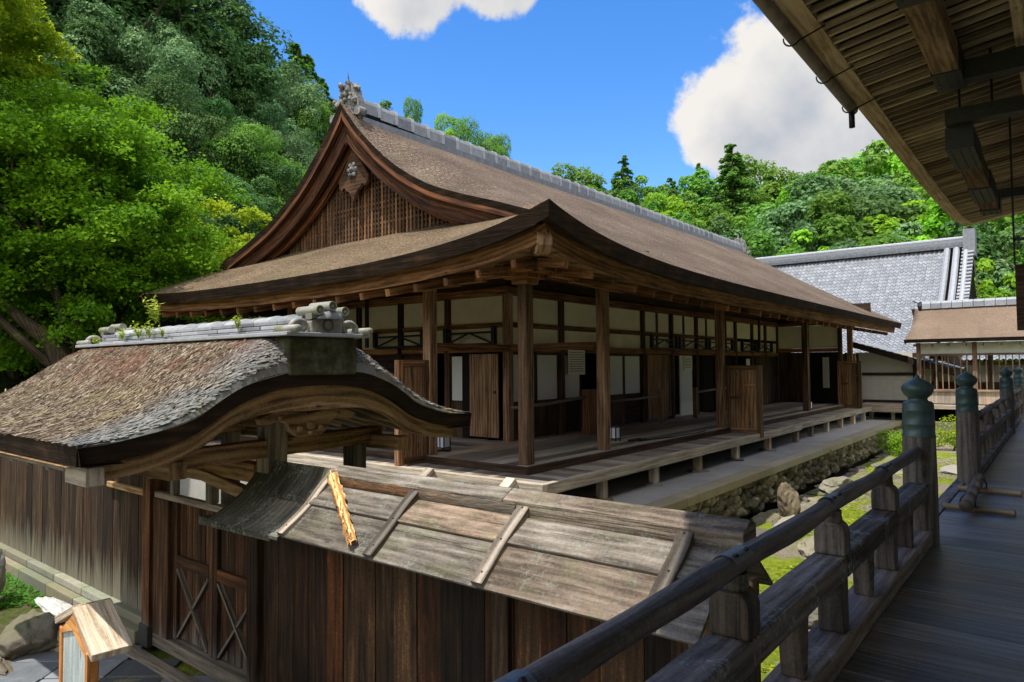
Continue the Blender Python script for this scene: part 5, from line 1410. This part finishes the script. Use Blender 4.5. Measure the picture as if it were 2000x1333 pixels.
# ------------------------------------------------------------------ small things about the hall
def make_lantern():
    t = thing('floor_lantern', 'x', 'lantern', (0, 0, 0), 0, 'floor lanterns on the verandas')
    m = MB(); m.box(-.085, .085, -.085, .085, .06, .27); m.build('paper_shade', 'lantern_paper', t)
    m = MB()
    for x in (-.09, .09):
        for y in (-.09, .09): m.box(x - .009, x + .009, y - .009, y + .009, 0, .285)
    for z in (.05, .275):
        for s in (-1, 1): m.box(-.08, .08, s * .09 - .008, s * .09 + .008, z - .008, z + .008); m.box(s * .09 - .008, s * .09 + .008, -.08, .08, z - .008, z + .008)
    m.box(-.008, .008, -.095, -.082, .06, .27); m.build('frame', 'iron', t)
    return t
def dup(root, loc, rz=0.0, label=None):
    r = root.copy(); COL.objects.link(r); r.location = loc; r.rotation_euler = (0, 0, rz)
    if label: r['label'] = label
    for ch in list(root.children):
        c = ch.copy(); COL.objects.link(c); c.parent = r
        for g in ch.children:
            d = g.copy(); COL.objects.link(d); d.parent = c
    return r
L0 = make_lantern()
LP = [((-8.78, 8.92, 0), .1, 'white paper floor lantern in a black frame beside the plank partition near the gate'),
      ((-7.05, 12.0, 0), .05, 'white paper floor lantern on the long veranda right of the second outer post'),
      ((-6.55, 23.6, 0), .0, 'tiny white floor lantern at the foot of the far outer post'),
      ((-13.9, 9.9, 0), .0, 'white floor lantern in the dark, framed by the arch of the gate')]
for i, (l, rz, lab) in enumerate(LP):
    if i == 0: L0.location = l; L0.rotation_euler = (0, 0, rz); L0['label'] = lab
    else: dup(L0, l, rz, lab)
def cable(name, label, pts, r_=.012):
    m = MB(); m.tube(pts, r_, 6); tag(m.build(name, 'wire'), label, 'cable')
cable('power_cable', 'small tangle of black cable on the veranda right of the second outer post', [V(-6.62 + .12 * math.cos(t) * (1 + .3 * math.sin(3 * t)), 12.2 + .2 * math.sin(t * 1.3), .016 + .012 * math.sin(t * 2) + .012) for t in [k * .4 for k in range(34)]] + [V(-6.5, 12.6, .014), V(-6.35, 13.4, .014), V(-6.34, 14.8, .014)])
cable('power_cable', 'black cable coiled beside the lantern near the gate', [V(-8.62 + .09 * math.cos(t), 8.78 + .07 * math.sin(t * 1.2), .02 + .01 * math.sin(t * 2)) for t in [k * .4 for k in range(28)]])
def paper(name, label, x, y0, y1, z0, z1, rows, yaw=0):
    m = MB(); m.box(x, x + .012, y0, y1, z0, z1, (.5, .5), 0)
    o = m.build(name, 'notice_paper'); tag(o, label, 'paper notice')
    q = MB(); zz = z1 - .05; r2 = random.Random(3)
    for k in range(rows):
        y = y0 + .05
        while y < y1 - .08:
            w = r2.uniform(.02, .07)
            q.box(x + .0125, x + .014, y, min(y + w, y1 - .05), zz - .016, zz, (.5, .5)); y += w + .014
        zz -= (z1 - z0 - .09) / rows
    q.build('writing', 'ink', o)
paper('paper_notice', 'white printed paper notice hung on the wall left of the second outer post', XI + .09, 12.78, 13.46, 1.3, 1.86, 9)
paper('paper_notice', 'small printed paper notice on the white screen beside the brown plank door', XI + .0, 19.0, 19.55, 1.35, 1.76, 7)
def rail_bar(label, pts, legs):
    m = MB(); m.tube(pts, .035, 10, tint=(.6, .5))
    o = m.build('bamboo_rail', 'bamboo_old', smooth=True); tag(o, label, 'bamboo rail', 'bamboo rails closing the openings')
    for l in legs:
        q = MB(); q.box(*l); q.build('support', 'door_wood', o, bevel=.008)
rail_bar('thin bamboo rail slightly sagging across the first bay behind the corner post', [V(-8.3, 10.3, .70), V(-8.25, 11.4, .73), V(-8.2, 12.75, .82)], [(-8.3, -8.1, 12.75, 13.25, 0, .98)])
rail_bar('thin bamboo rail across the second bay, right of the second outer post', [V(-8.3, 14.0, .66), V(-8.3, 15.2, .67), V(-8.3, 16.5, .7)], [(-8.36, -8.24, 16.5, 16.62, 0, .85)])
rail_bar('thin bamboo rail in front of the white screen beyond the brown door', [V(-8.2, 18.55, .72), V(-8.2, 19.8, .76), V(-8.2, 21.4, .8)], [(-8.26, -8.14, 18.45, 18.57, 0, .86)])

# ------------------------------------------------------------------ rocks, moss, plants
def rock(label, c, size, seed, mt='rock', sub=4, rough=.45, group=None):
    m = MB(); m.rock(c, size, seed, sub, rough=rough); o = m.build('rock', mt); tag(o, label, 'rock', group)
rock('upright pointed brown rock standing at the foot of the rubble wall', (-4.1, 13.4, -1.12), (.2, .26, .42), 3, 'rock')
rock('pale rounded rock just in front of the upright pointed rock', (-3.82, 12.3, -1.3), (.24, .3, .17), 5, 'rock_pale')
rock('flat mossy boulder seen above the handrail in the garden bed', (-4.05, 16.6, -1.25), (.35, .6, .2), 8)
rock('low broad rock in bright moss between the handrail and middle rail', (-2.95, 11.2, -1.32), (.3, .42, .17), 11)
rock('angular grey rock under the handrail beside the bright moss', (-2.62, 13.3, -1.3), (.2, .3, .2), 14)
rock('pale flat stone in the moss left of the bronze capped post', (-2.2, 15.2, -1.33), (.35, .5, .12), 17, 'rock_pale')
rock('long low stone slab lying in the moss behind the bronze capped post', (-2.3, 21.5, -1.33), (.4, .9, .1), 20, 'rock_pale', 3, .2)
rock('small dark rock at the end of the plank roofed fence', (-2.3, 8.1, -1.3), (.25, .3, .18), 22)
rock('big mossy boulder at the left edge beside the stone path', (-9.25, 2.72, -1.55), (.42, .34, .3), 31)
rock('dark boulder behind the notice board', (-9.0, 3.05, -1.6), (.3, .26, .24), 33, 'rock_dark')
rock('pale grey boulder at the very left edge of the picture', (-11.3, 2.75, -1.2), (.35, .25, .42), 35, 'rock_pale')
rock('whitish jagged rock lying on the moss left of the notice board', (-9.95, 3.2, -1.5), (.5, .14, .09), 37, 'rock_pale', 3, .8)
rock('rough stone edging along the mossy bed behind the notice board', (-8.75, 3.3, -1.62), (.5, .16, .1), 41, 'rock_dark')
rock('flat grey kerb stone between moss bed and paving', (-9.15, 2.3, -1.64), (.55, .2, .08), 43, 'rock')
for k in range(60):
    y = rnd.uniform(9, 30); x = -4.45 + rnd.random() ** 1.3 * 1.1
    m = MB(); m.rock((x, y, -1.37), (rnd.uniform(.12, .3), rnd.uniform(.14, .36), rnd.uniform(.04, .1)), k + 60, 2, rough=.4)
    if k == 0: BED = MB()
    BED.v += m.v; b = len(BED.v) - len(m.v)
    for f, u, t in zip(m.f, m.uv, m.ti): BED.face([i + b for i in f], u, t)
bed = BED.build('cobbles', 'rock'); bed['kind'] = 'stuff'
tag(bed, 'loose grey cobbles strewn along the dry stream bed below the rubble wall', 'cobbles')
def moss():
    m = MB(); r2 = random.Random(5)
    for k in range(9000):
        x, y = r2.uniform(-3.9, -1.3), 6.5 + 24 * r2.random() ** 1.4
        if mnoise.noise(Vector((x * .8, y * .5, 1))) < -.1: continue
        p = V(x, y, hill(x, y) + .05 * mnoise.noise(Vector((x * .9, y * .9, 3))) + r2.uniform(0, .03)); n = V(r2.gauss(0, .5), r2.gauss(0, .5), 1).normalized()
        m.leafq(p, n, V(r2.gauss(0, 1), r2.gauss(0, 1), .3), r2.uniform(.02, .05), r2.uniform(.04, .09), (r2.random(), .5))
    o = m.build('moss', 'moss_tuft'); o['kind'] = 'stuff'; tag(o, 'bright yellow green moss and low grass in the garden strip', 'moss')
    m = MB()
    for k in range(5000):
        x, y = r2.uniform(-14, -9.3), r2.uniform(2.4, 3.45)
        if mnoise.noise(Vector((x * 1.1, y * 1.3, 4))) < .02: continue
        p = V(x, y, -1.64 + r2.uniform(0, .05)); n = V(r2.gauss(0, .6), r2.gauss(0, .6), 1).normalized()
        m.leafq(p, n, V(r2.gauss(0, 1), r2.gauss(0, 1), .3), r2.uniform(.02, .05), r2.uniform(.03, .08), (r2.random() * .3, .5))
    o = m.build('moss', 'leaf_mid'); o['kind'] = 'stuff'; tag(o, 'dark green moss and grass bed at the foot of the left fence', 'moss')
moss()
def weed(c, h, n, label):
    m = MB(); r2 = random.Random(int(abs(c[0]) * 1000)); c = V(*c)
    for k in range(n):
        a = r2.uniform(0, 6.28); lean = r2.uniform(.1, .6); hh = h * r2.uniform(.5, 1)
        tip = c + V(math.cos(a) * lean * hh, math.sin(a) * lean * hh, hh)
        m.tube([c, c.lerp(tip, .5) + V(0, 0, .1 * hh), tip], [.003, .0025, .001], 4)
        for j in range(7):
            p = c.lerp(tip, .2 + .13 * j) + V(0, 0, .06 * hh)
            m.leafq(p + V(r2.gauss(0, .012), r2.gauss(0, .012), 0), V(r2.gauss(0, .5), r2.gauss(0, .5), 1).normalized(), V(r2.gauss(0, 1), r2.gauss(0, 1), .3), .018, .06 * h / .2, (r2.random(), .5))
    tag(m.build('weed', 'weed'), label, 'weed', 'weeds on the gate ridge')
weed((-8.1, GY - .05, 2.02), .32, 12, 'tallest feathery weed standing on top of the gate ridge tiles')
weed((-8.45, GY - .27, 1.84), .16, 8, 'leftmost small weed in the lower tile courses of the gate ridge')
weed((-8.02, GY - .27, 1.84), .2, 9, 'bushy weed in the tile courses right below the tallest weed')
weed((-7.75, GY - .27, 1.84), .17, 8, 'third weed from the left in the tile courses of the gate ridge')
weed((-7.45, GY - .27, 1.84), .13, 7, 'small weed in the tile courses just right of the weed cluster')
weed((-5.95, GY - .26, 1.86), .15, 9, 'lone yellow green weed midway along the gate ridge tiles')
weed((-8.85, GY - .4, 1.8), .1, 8, 'low weed at the left end of the gate ridge on the thatch')

def shrub(label, c, r_, h, n, mt, seed, lf=.06):
    t = thing('shrub', label, 'shrub', c, 0); r2 = random.Random(seed)
    m = MB(); c = V(*c)
    for k in range(5):
        a = r2.uniform(0, 6.28); m.tube([c, c + V(math.cos(a) * r_ * .5, math.sin(a) * r_ * .5, h * .7)], [.02, .008], 5)
    m.build('stems', 'trunk', t)
    m = MB(); blobs = [(c + V(r2.uniform(-.6, .6) * r_, r2.uniform(-.6, .6) * r_, h * r2.uniform(.35, .8)), r_ * r2.uniform(.35, .55)) for _ in range(9)]
    for k in range(n):
        b, br = r2.choice(blobs); d = V(r2.gauss(0, 1), r2.gauss(0, 1), r2.gauss(.2, 1)).normalized(); p = b + d * br * r2.uniform(.75, 1)
        m.leafq(p, (d + V(r2.gauss(0, .5), r2.gauss(0, .5), .4)).normalized(), V(r2.gauss(0, 1), r2.gauss(0, 1), r2.gauss(0, 1)), lf * .7, lf, (r2.random(), .5))
    m.build('foliage', mt, t)
shrub('rounded bright green shrub at the far end of the rubble stone wall', (-4.0, 24.5, -1.4), .8, .75, 2600, 'leaf_bright', 1)
shrub('small yellow green shrub between the two nearest bronze capped posts', (-2.9, 26.5, -1.4), .75, 1.0, 2600, 'leaf_yellow', 2)
shrub('clipped green shrub beyond the far railing at the foot of the gallery', (-1.9, 27.6, -1.4), .7, .8, 1800, 'leaf_bright', 3)

# ------------------------------------------------------------------ trees
def rdir(r2): return V(r2.gauss(0, 1), r2.gauss(0, 1), r2.gauss(0, 1)).normalized()
def limb(m, a, b, ra, rb, r2, wob=.12, seg=6):
    L = (b - a).length; path = [a.lerp(b, k / seg) + (rdir(r2) * wob * L * math.sin(math.pi * k / seg) * .5) for k in range(seg + 1)]
    m.tube(path, [lerp(ra, rb, k / seg) for k in range(seg + 1)], 7); return path
def broad_proto(seed, H, Rr, nblob, nleaf, lf, base=.3, flat=.75):
    """rounded, lumpy crown: leaf shells on many separate puffs"""
    r2 = random.Random(seed); tr = MB(); cr = MB()
    cz = H * (base + (1 - base) * .48); rz = H * (1 - base) * .52
    fork = V(r2.uniform(-.1, .1) * Rr, r2.uniform(-.1, .1) * Rr, H * base * 1.1)
    limb(tr, V(0, 0, -1.2), fork, .028 * H, .018 * H, r2, .05)
    blobs = []
    ga_ = 2.39996
    for k in range(nblob):
        t = (k + .5) / nblob; zc = 1 - 1.75 * t; rad = math.sqrt(max(0, 1 - zc * zc)); a = k * ga_ + r2.uniform(-.4, .4)
        f = r2.uniform(.5, 1.08)
        c = V(math.cos(a) * rad * Rr * f, math.sin(a) * rad * Rr * f, cz + zc * rz * f)
        blobs.append((c, Rr * r2.choice((r2.uniform(.12, .22), r2.uniform(.2, .38))), r2.random()))
    for c, br, tn in blobs[::3]: limb(tr, fork, c, .012 * H, .003 * H, r2, .2)
    wsum = sum(b[1] ** 2 for b in blobs)
    for c, br, tn in blobs:
        for k in range(int(nleaf * br * br / wsum)):
            d = rdir(r2)
            if d.z < -.35 and r2.random() < .75: d.z = -d.z
            e = .72 + .5 * (mnoise.noise(c * 3 + d * 2.2) + .4)
            p = c + V(d.x * br, d.y * br, d.z * br * flat) * e * r2.uniform(.82, 1.04)
            n = (d * .9 + V(r2.gauss(0, .45), r2.gauss(0, .45), .55 + r2.gauss(0, .3))).normalized()
            s_ = lf * r2.uniform(.6, 1.25)
            cr.leafq(p, n, rdir(r2), s_ * .62, s_, (min(1, max(0, .62 * tn + .38 * r2.random())), .5))
    return tr, cr
def cedar_proto(seed, H, Rr, nleaf, lf):
    r2 = random.Random(seed); tr = MB(); cr = MB()
    tr.tube([V(0, 0, -1.2), V(0, 0, H * .5), V(.05, 0, H * .97)], [.022 * H, .014 * H, .003 * H], 8)
    whorl = 34; boughs = []
    for w in range(whorl):
        t = (w + .3) / whorl; z = H * (.14 + .85 * t); rad = Rr * (1 - t) ** .95 * r2.uniform(.75, 1.15) + .38
        for k in range(max(3, int(7 - 4 * t))):
            a = r2.uniform(0, 6.28); boughs.append((V(math.cos(a), math.sin(a), 0), z + r2.uniform(-.25, .25), rad * r2.uniform(.7, 1.12), r2.random()))
    tot = sum(b[2] for b in boughs)
    for d, z, rad, tn in boughs:
        tip = V(0, 0, z) + d * rad + V(0, 0, .1 * rad)
        tr.tube([V(0, 0, z - .1 * rad), tip], [.02 * rad + .01, .006], 4, caps=False)
        for k in range(int(nleaf * rad / tot)):
            s_ = r2.random() ** .6
            p = V(0, 0, z) + d * rad * s_ + V(r2.gauss(0, .16) * rad * .6, r2.gauss(0, .16) * rad * .6, r2.gauss(0, .1) * rad + .22 * rad * math.sin(s_ * 3.0) - .12 * rad)
            n = (V(0, 0, .8) + d * .5 + rdir(r2) * .6).normalized(); l = lf * r2.uniform(.6, 1.2)
            cr.leafq(p, n, (d + rdir(r2) * .6), l * .5, l, (.45 * tn + .55 * r2.random(), .5))
    return tr, cr
def maple_proto(seed, H, Rr, nspray, nleaf, lf, lean=(0, 0), topbias=0.0, z0=.22):
    """flat layered sprays on spreading limbs"""
    r2 = random.Random(seed); tr = MB(); cr = MB()
    f1 = V(lean[0] * .3, lean[1] * .3, H * .2)
    limb(tr, V(0, 0, -1), f1, .015 * H, .011 * H, r2, .08)
    mains = []
    for k in range(6):
        a = k * 1.05 + r2.uniform(-.3, .3); e = V(math.cos(a) * Rr * .5 + lean[0] * .6, math.sin(a) * Rr * .5 + lean[1] * .6, H * r2.uniform(.45, .72))
        mains.append(limb(tr, f1, e, .0075 * H, .003 * H, r2, .16))
    sprays = []
    for k in range(nspray):
        t = (k + .5) / nspray; zc = 1 - 2 * t; rad = math.sqrt(1 - zc * zc); a = k * 2.39996 + r2.uniform(-.5, .5); f = r2.uniform(.5, 1.0) if k % 3 else r2.uniform(.2, .6)
        c = V(lean[0] + math.cos(a) * rad * Rr * f, lean[1] + math.sin(a) * rad * Rr * f, H * (z0 + (1 - z0) * (.5 + .5 * zc * f)))
        sprays.append((c, Rr * r2.uniform(.1, .26), r2.random(), V(math.cos(a), math.sin(a), 0)))
    for c, sr, tn, d in sprays[::4]:
        src = min((p for mpath in mains for p in mpath[2:]), key=lambda p: (p - c).length); limb(tr, src, c, .0035 * H, .001 * H, r2, .15, 4)
    ws = sum(s_[1] ** 2 for s_ in sprays)
    for c, sr, tn, d in sprays:
        for k in range(int(nleaf * sr * sr / ws)):
            a = r2.uniform(0, 6.28); q = math.sqrt(r2.random()) * (1 + .3 * math.sin(a * 3 + tn * 9))
            p = c + V(math.cos(a) * sr * q, math.sin(a) * sr * q, r2.gauss(0, .17) * sr - .22 * sr * q * q + .1 * sr * math.sin(a * 2 + tn * 6))
            n = (V(0, 0, 1) + rdir(r2) * .95 + d * .25).normalized(); l = lf * r2.uniform(.6, 1.25)
            cr.leafq(p, n, rdir(r2), l * .8, l, (.5 * tn + .5 * r2.random(), .5))
    return tr, cr
def proto(nm, trcr):
    tr, cr = trcr
    a = tr.build('trunk', 'trunk'); b = cr.build('crown', 'leaf_mid')
    A, Bm = a.data, b.data
    bpy.data.objects.remove(a); bpy.data.objects.remove(b)
    return (A, Bm)
PB = [proto('b', broad_proto(11, 10, 4.2, 46, 15000, .34)), proto('b', broad_proto(12, 10, 3.7, 40, 15000, .34, .22)), proto('b', broad_proto(13, 10, 4.6, 56, 16000, .32, .3, .65))]
PN = [proto('n', broad_proto(21, 10, 4.2, 70, 42000, .17)), proto('n', broad_proto(22, 10, 3.8, 60, 42000, .17, .2))]
PC = [proto('c', cedar_proto(31, 12, 2.7, 30000, .36)), proto('c', cedar_proto(32, 12, 2.4, 26000, .36))]
MESHV = {}
def variant(me, leafmat):
    k = (me.name, leafmat)
    if k not in MESHV:
        c = me.copy(); c.materials.clear(); c.materials.append(MT[leafmat]); c.name = 'crown'; MESHV[k] = c
    return MESHV[k]
def plant_tree(name, pr, leafmat, loc, sxy, sz, rz, label, cat, group):
    t = thing(name, label, cat, loc, rz, group); t.scale = (sxy, sxy, sz)
    for nm, me in (('trunk', pr[0]), ('crown', variant(pr[1], leafmat))):
        o = bpy.data.objects.new(nm, me); COL.objects.link(o); o.parent = t
    return t
def az_pos(px, dist):
    d = px_dir(px, 700); d.z = 0; d.normalize(); p = CAM + d * dist; return p.x, p.y
def top_h(px, py, x, y):
    d = px_dir(px, py); hd = math.hypot(x, y); return CAM.z + d.z / math.hypot(d.x, d.y) * hd
KN = {'d': ('leaf_dark', 'dark green'), 'g': ('leaf_grey', 'silvery grey green'), 'm': ('leaf_mid', 'mid green'), 'b': ('leaf_bright', 'bright green'), 'y': ('leaf_yellow', 'yellow green'), 'c': ('leaf_cedar', 'deep green')}
FOREST = [
 # right and back hillside: px, top py, distance, colour, kind, width factor
 (1085, 345, 92, 'd', 'b', 1), (1130, 340, 90, 'm', 'b', .8), (1170, 348, 84, 'c', 'c', .9), (1222, 303, 80, 'c', 'c', 1.0), (1268, 352, 84, 'm', 'b', .8), (1318, 345, 78, 'c', 'c', 1), (1360, 345, 82, 'm', 'b', .9), (1374, 316, 84, 'c', 'c', .7),
 (1438, 278, 76, 'c', 'c', 1.15), (1488, 334, 84, 'm', 'b', .8), (1516, 338, 80, 'c', 'c', 1.0), (1562, 352, 82, 'c', 'c', 1.0), (1602, 360, 88, 'd', 'b', 1), (1640, 330, 82, 'm', 'b', .9), (1698, 302, 80, 'm', 'b', 1.0), (1752, 318, 84, 'b', 'b', 1), (1810, 318, 88, 'm', 'b', 1), (1870, 325, 90, 'd', 'b', 1.1), (1950, 340, 88, 'm', 'b', 1.1),
 (1150, 385, 70, 'm', 'b', .8), (1205, 380, 68, 'd', 'b', .9), (1255, 390, 68, 'm', 'b', .8), (1310, 395, 66, 'b', 'b', .8), (1368, 385, 66, 'm', 'b', .9), (1410, 372, 70, 'c', 'c', 1.2), (1470, 375, 70, 'c', 'c', 1.2), (1530, 392, 68, 'b', 'b', .9), (1588, 380, 68, 'm', 'b', 1), (1640, 378, 66, 'g', 'b', 1), (1690, 372, 66, 'g', 'b', 1), (1740, 368, 70, 'b', 'b', 1), (1800, 380, 66, 'b', 'b', 1), (1850, 385, 68, 'm', 'b', 1),
 (1350, 425, 60, 'm', 'b', .8), (1400, 430, 58, 'd', 'b', .8), (1455, 438, 58, 'm', 'b', .8), (1500, 430, 58, 'g', 'b', .9), (1548, 425, 58, 'g', 'b', .9), (1600, 420, 57, 'm', 'b', .9), (1655, 425, 57, 'd', 'b', .9), (1690, 405, 60, 'd', 'b', 1), (1760, 415, 58, 'b', 'b', 1), (1820, 425, 57, 'b', 'b', .9), (1880, 425, 60, 'm', 'b', 1),
 (1480, 470, 52, 'g', 'b', .8), (1530, 478, 51, 'm', 'b', .8), (1585, 470, 51, 'b', 'b', .8), (1640, 465, 52, 'g', 'b', .8), (1700, 452, 52, 'm', 'b', .8), (1760, 455, 52, 'g', 'b', .8), (1820, 448, 53, 'b', 'b', .8),
 (1925, 440, 50, 'd', 'b', .7), (1960, 470, 49, 'g', 'b', .8), (2005, 460, 50, 'm', 'b', .8), (1940, 520, 46, 'b', 'b', .6), (1985, 540, 46, 'g', 'b', .6), (2080, 420, 60, 'm', 'b', 1.2),
 # seen just above the main ridge
 (802, 208, 62, 'm', 'n', .3), (868, 240, 66, 'b', 'n', .5), (925, 256, 64, 'm', 'n', .5), (968, 276, 66, 'm', 'n', .4), (740, 215, 60, 'd', 'b', .6),
 # left hillside
 (-60, -160, 40, 'd', 'n', 1), (30, -140, 42, 'd', 'n', 1), (130, -120, 40, 'd', 'n', 1.1), (250, -90, 42, 'd', 'n', 1.1), (345, -40, 40, 'd', 'n', .75), (430, 78, 50, 'm', 'n', .7), (490, 112, 54, 'd', 'n', .8), (580, 82, 50, 'c', 'c', 1.2), (632, 150, 54, 'c', 'c', .9), (690, 215, 60, 'm', 'n', .7),
 (330, 60, 36, 'g', 'n', .6), (240, 60, 34, 'g', 'n', .75), (150, 40, 34, 'd', 'n', .8), (60, 50, 34, 'd', 'n', .9), (400, 130, 38, 'd', 'n', .7), (475, 165, 42, 'g', 'n', .7), (545, 150, 46, 'g', 'n', .7), (600, 205, 46, 'm', 'n', .6), (525, 220, 38, 'g', 'n', .6),
 (330, 190, 31, 'd', 'n', .7), (415, 215, 33, 'd', 'n', .65), (470, 250, 32, 'm', 'n', .6), (560, 265, 36, 'g', 'n', .55), (250, 210, 30, 'd', 'n', .7), (-40, 120, 30, 'd', 'n', 1), (80, 200, 29, 'd', 'n', .9), (520, 330, 31, 'd', 'n', .6), (440, 345, 28, 'd', 'n', .6), (360, 330, 27, 'd', 'n', .7), (160, 320, 27, 'd', 'n', .8), (560, 400, 36, 'd', 'n', .6), (260, 380, 26, 'd', 'n', .7), (20, 380, 27, 'd', 'n', .9), (480, 440, 27, 'd', 'n', .5), (-120, 200, 30, 'd', 'n', 1), (640, 320, 44, 'd', 'n', .7),
 (40, 440, 23, 'd', 'n', .8), (150, 450, 23, 'd', 'n', .7), (250, 455, 24, 'd', 'n', .6), (330, 440, 24, 'd', 'n', .55), (-60, 430, 22, 'd', 'n', .8),
]
ORD = ['first', 'second', 'third', 'fourth', 'fifth', 'sixth', 'seventh', 'eighth', 'ninth', 'tenth', 'eleventh', 'twelfth', 'thirteenth', 'fourteenth', 'fifteenth', 'sixteenth', 'seventeenth', 'eighteenth', 'nineteenth', 'twentieth'] + ['twenty-' + q for q in ('first', 'second', 'third', 'fourth', 'fifth', 'sixth', 'seventh', 'eighth', 'ninth')] + ['thirtieth']
def forest():
    groups = {}
    for i, sp in enumerate(FOREST):
        px, py, dist, c, k, wf = sp
        hillname = 'on the left hillside' if px < 715 else ('above the hall ridge' if px < 1000 else 'on the far right hillside')
        groups.setdefault((hillname, c, k == 'c'), []).append(i)
    lab = {}
    for (hn, c, ced), ids in groups.items():
        ids.sort(key=lambda i: (FOREST[i][0], FOREST[i][1]))
        for n, i in enumerate(ids):
            kind = 'cedar' if ced else 'rounded tree'
            lab[i] = '%s %s, %s from left among its kind %s' % (KN[c][1], kind, ORD[n], hn) if len(ids) > 1 else '%s %s, only one of its colour %s' % (KN[c][1], kind, hn)
    r2 = random.Random(99)
    for i, (px, py, dist, c, k, wf) in enumerate(FOREST):
        x, y = az_pos(px, dist); zb = hill(x, y); zt = top_h(px, py, x, y); H = zt - zb
        if H < 5: zb = zt - 5; H = 5
        if H > 17 and k != 'c': zb = zt - 17; H = 17
        pr = r2.choice({'b': PB, 'n': PN, 'c': PC}[k]); bh = 12 if k == 'c' else 10
        sz = H / bh * 1.02
        wx = (1.0 if k == 'c' else 1.15) * wf * min(max(H / bh, .8), 1.5)
        plant_tree('cedar_tree' if k == 'c' else 'broadleaf_tree', pr, KN[c][0], (x, y, zb - .2), wx, sz, r2.uniform(0, 6.28), lab[i], 'cedar' if k == 'c' else 'tree', 'trees on the wooded hills')
forest()
def hero_maples():
    # big maple beside the left end of the hall
    x, y = az_pos(140, 19.0)
    tr, cr = maple_proto(51, 10.4, 3.2, 290, 160000, .095, (0.1, -.1), 0, .29)
    t = thing('maple_tree', 'large bright green maple with layered sprays and pale limbs left of the hall', 'maple tree', (0, 0, 0))
    a = tr.build('trunk', 'trunk', t); b = cr.build('crown', 'leaf_maple', t); t.location = (x, y, -1.7)
    x, y = az_pos(425, 21.5)
    tr, cr = maple_proto(52, 6.6, 2.0, 90, 40000, .1, (0, 0), 0, .35)
    t = thing('maple_tree', 'small yellow green maple rising beside the left eave of the hall', 'maple tree', (0, 0, 0))
    tr.build('trunk', 'trunk', t); cr.build('crown', 'leaf_yellow', t); t.location = (x, y, -.2); t.scale = (1, 1, 1)
    x, y = az_pos(-225, 19)
    tr, cr = maple_proto(53, 14.6, 2.9, 170, 120000, .11, (0, 0), 0, .5)
    t = thing('maple_tree', 'yellow green maple whose branch tips enter the top left corner', 'maple tree', (0, 0, 0))
    tr.build('trunk', 'trunk', t); cr.build('crown', 'leaf_yellow', t); t.location = (x, y, -1.7)
    # leaning mossy trunk behind the gate roof
    m = MB(); d = 17.5
    def P(px, py, dd=0):
        q = px_dir(px, py); s_ = (d + dd) / math.hypot(q.x, q.y); return CAM + q * s_
    t = thing('leaning_tree', 'old mossy trunk leaning left and forking behind the gate roof', 'tree', tuple(P(135, 760)))
    m.tube([P(150, 820), P(132, 735), P(114, 690), P(90, 660), P(60, 638), P(20, 605), P(-20, 560)], [.3, .25, .21, .17, .13, .09, .05], 12)
    m.tube([P(128, 735), P(85, 700), P(40, 662), P(0, 625), P(-40, 600)], [.16, .1, .09, .085, .08], 10); m.build('trunk', 'mossy_trunk', t, smooth=True)
    # pale leaning branches of the maple
    m = MB(); d = 17.6
    t2 = thing('slender_tree', 'slender forked stem leaning through the dark shade under the maple', 'tree', tuple(P(112, 570)))
    m.tube([P(138, 790), P(128, 660), P(112, 570), P(98, 530), P(70, 480), P(40, 440), P(0, 400)], [.085, .075, .065, .055, .05, .04, .03], 9)
    m.tube([P(135, 770), P(148, 640), P(165, 560), P(190, 500), P(215, 430)], [.05, .045, .04, .03, .015], 8)
    m.build('trunk', 'trunk', t2, smooth=True)
hero_maples()
# dark tiled garden wall at the far left
gw = thing('tiled_wall', 'dark garden wall with a small tiled roof half hidden behind the gate at the left', 'wall', (-19, 6, 0))
def build_gwall():
    m = MB(); m.box(-24, -14.5, 6.9, 7.1, -1.7, .75); m.build('wall', 'void', gw)
    m = MB(); tiled_slope(m, lambda s, t: V(lerp(-24, -14.4, s), lerp(7.0, 6.4, t), lerp(1.2, .85, t)), 40, 3, .04); tiled_slope(m, lambda s, t: V(lerp(-14.4, -24, s), lerp(7.0, 7.6, t), lerp(1.2, .85, t)), 40, 3, .04); m.build('tiled_roof', 'tile', gw)
build_gwall()
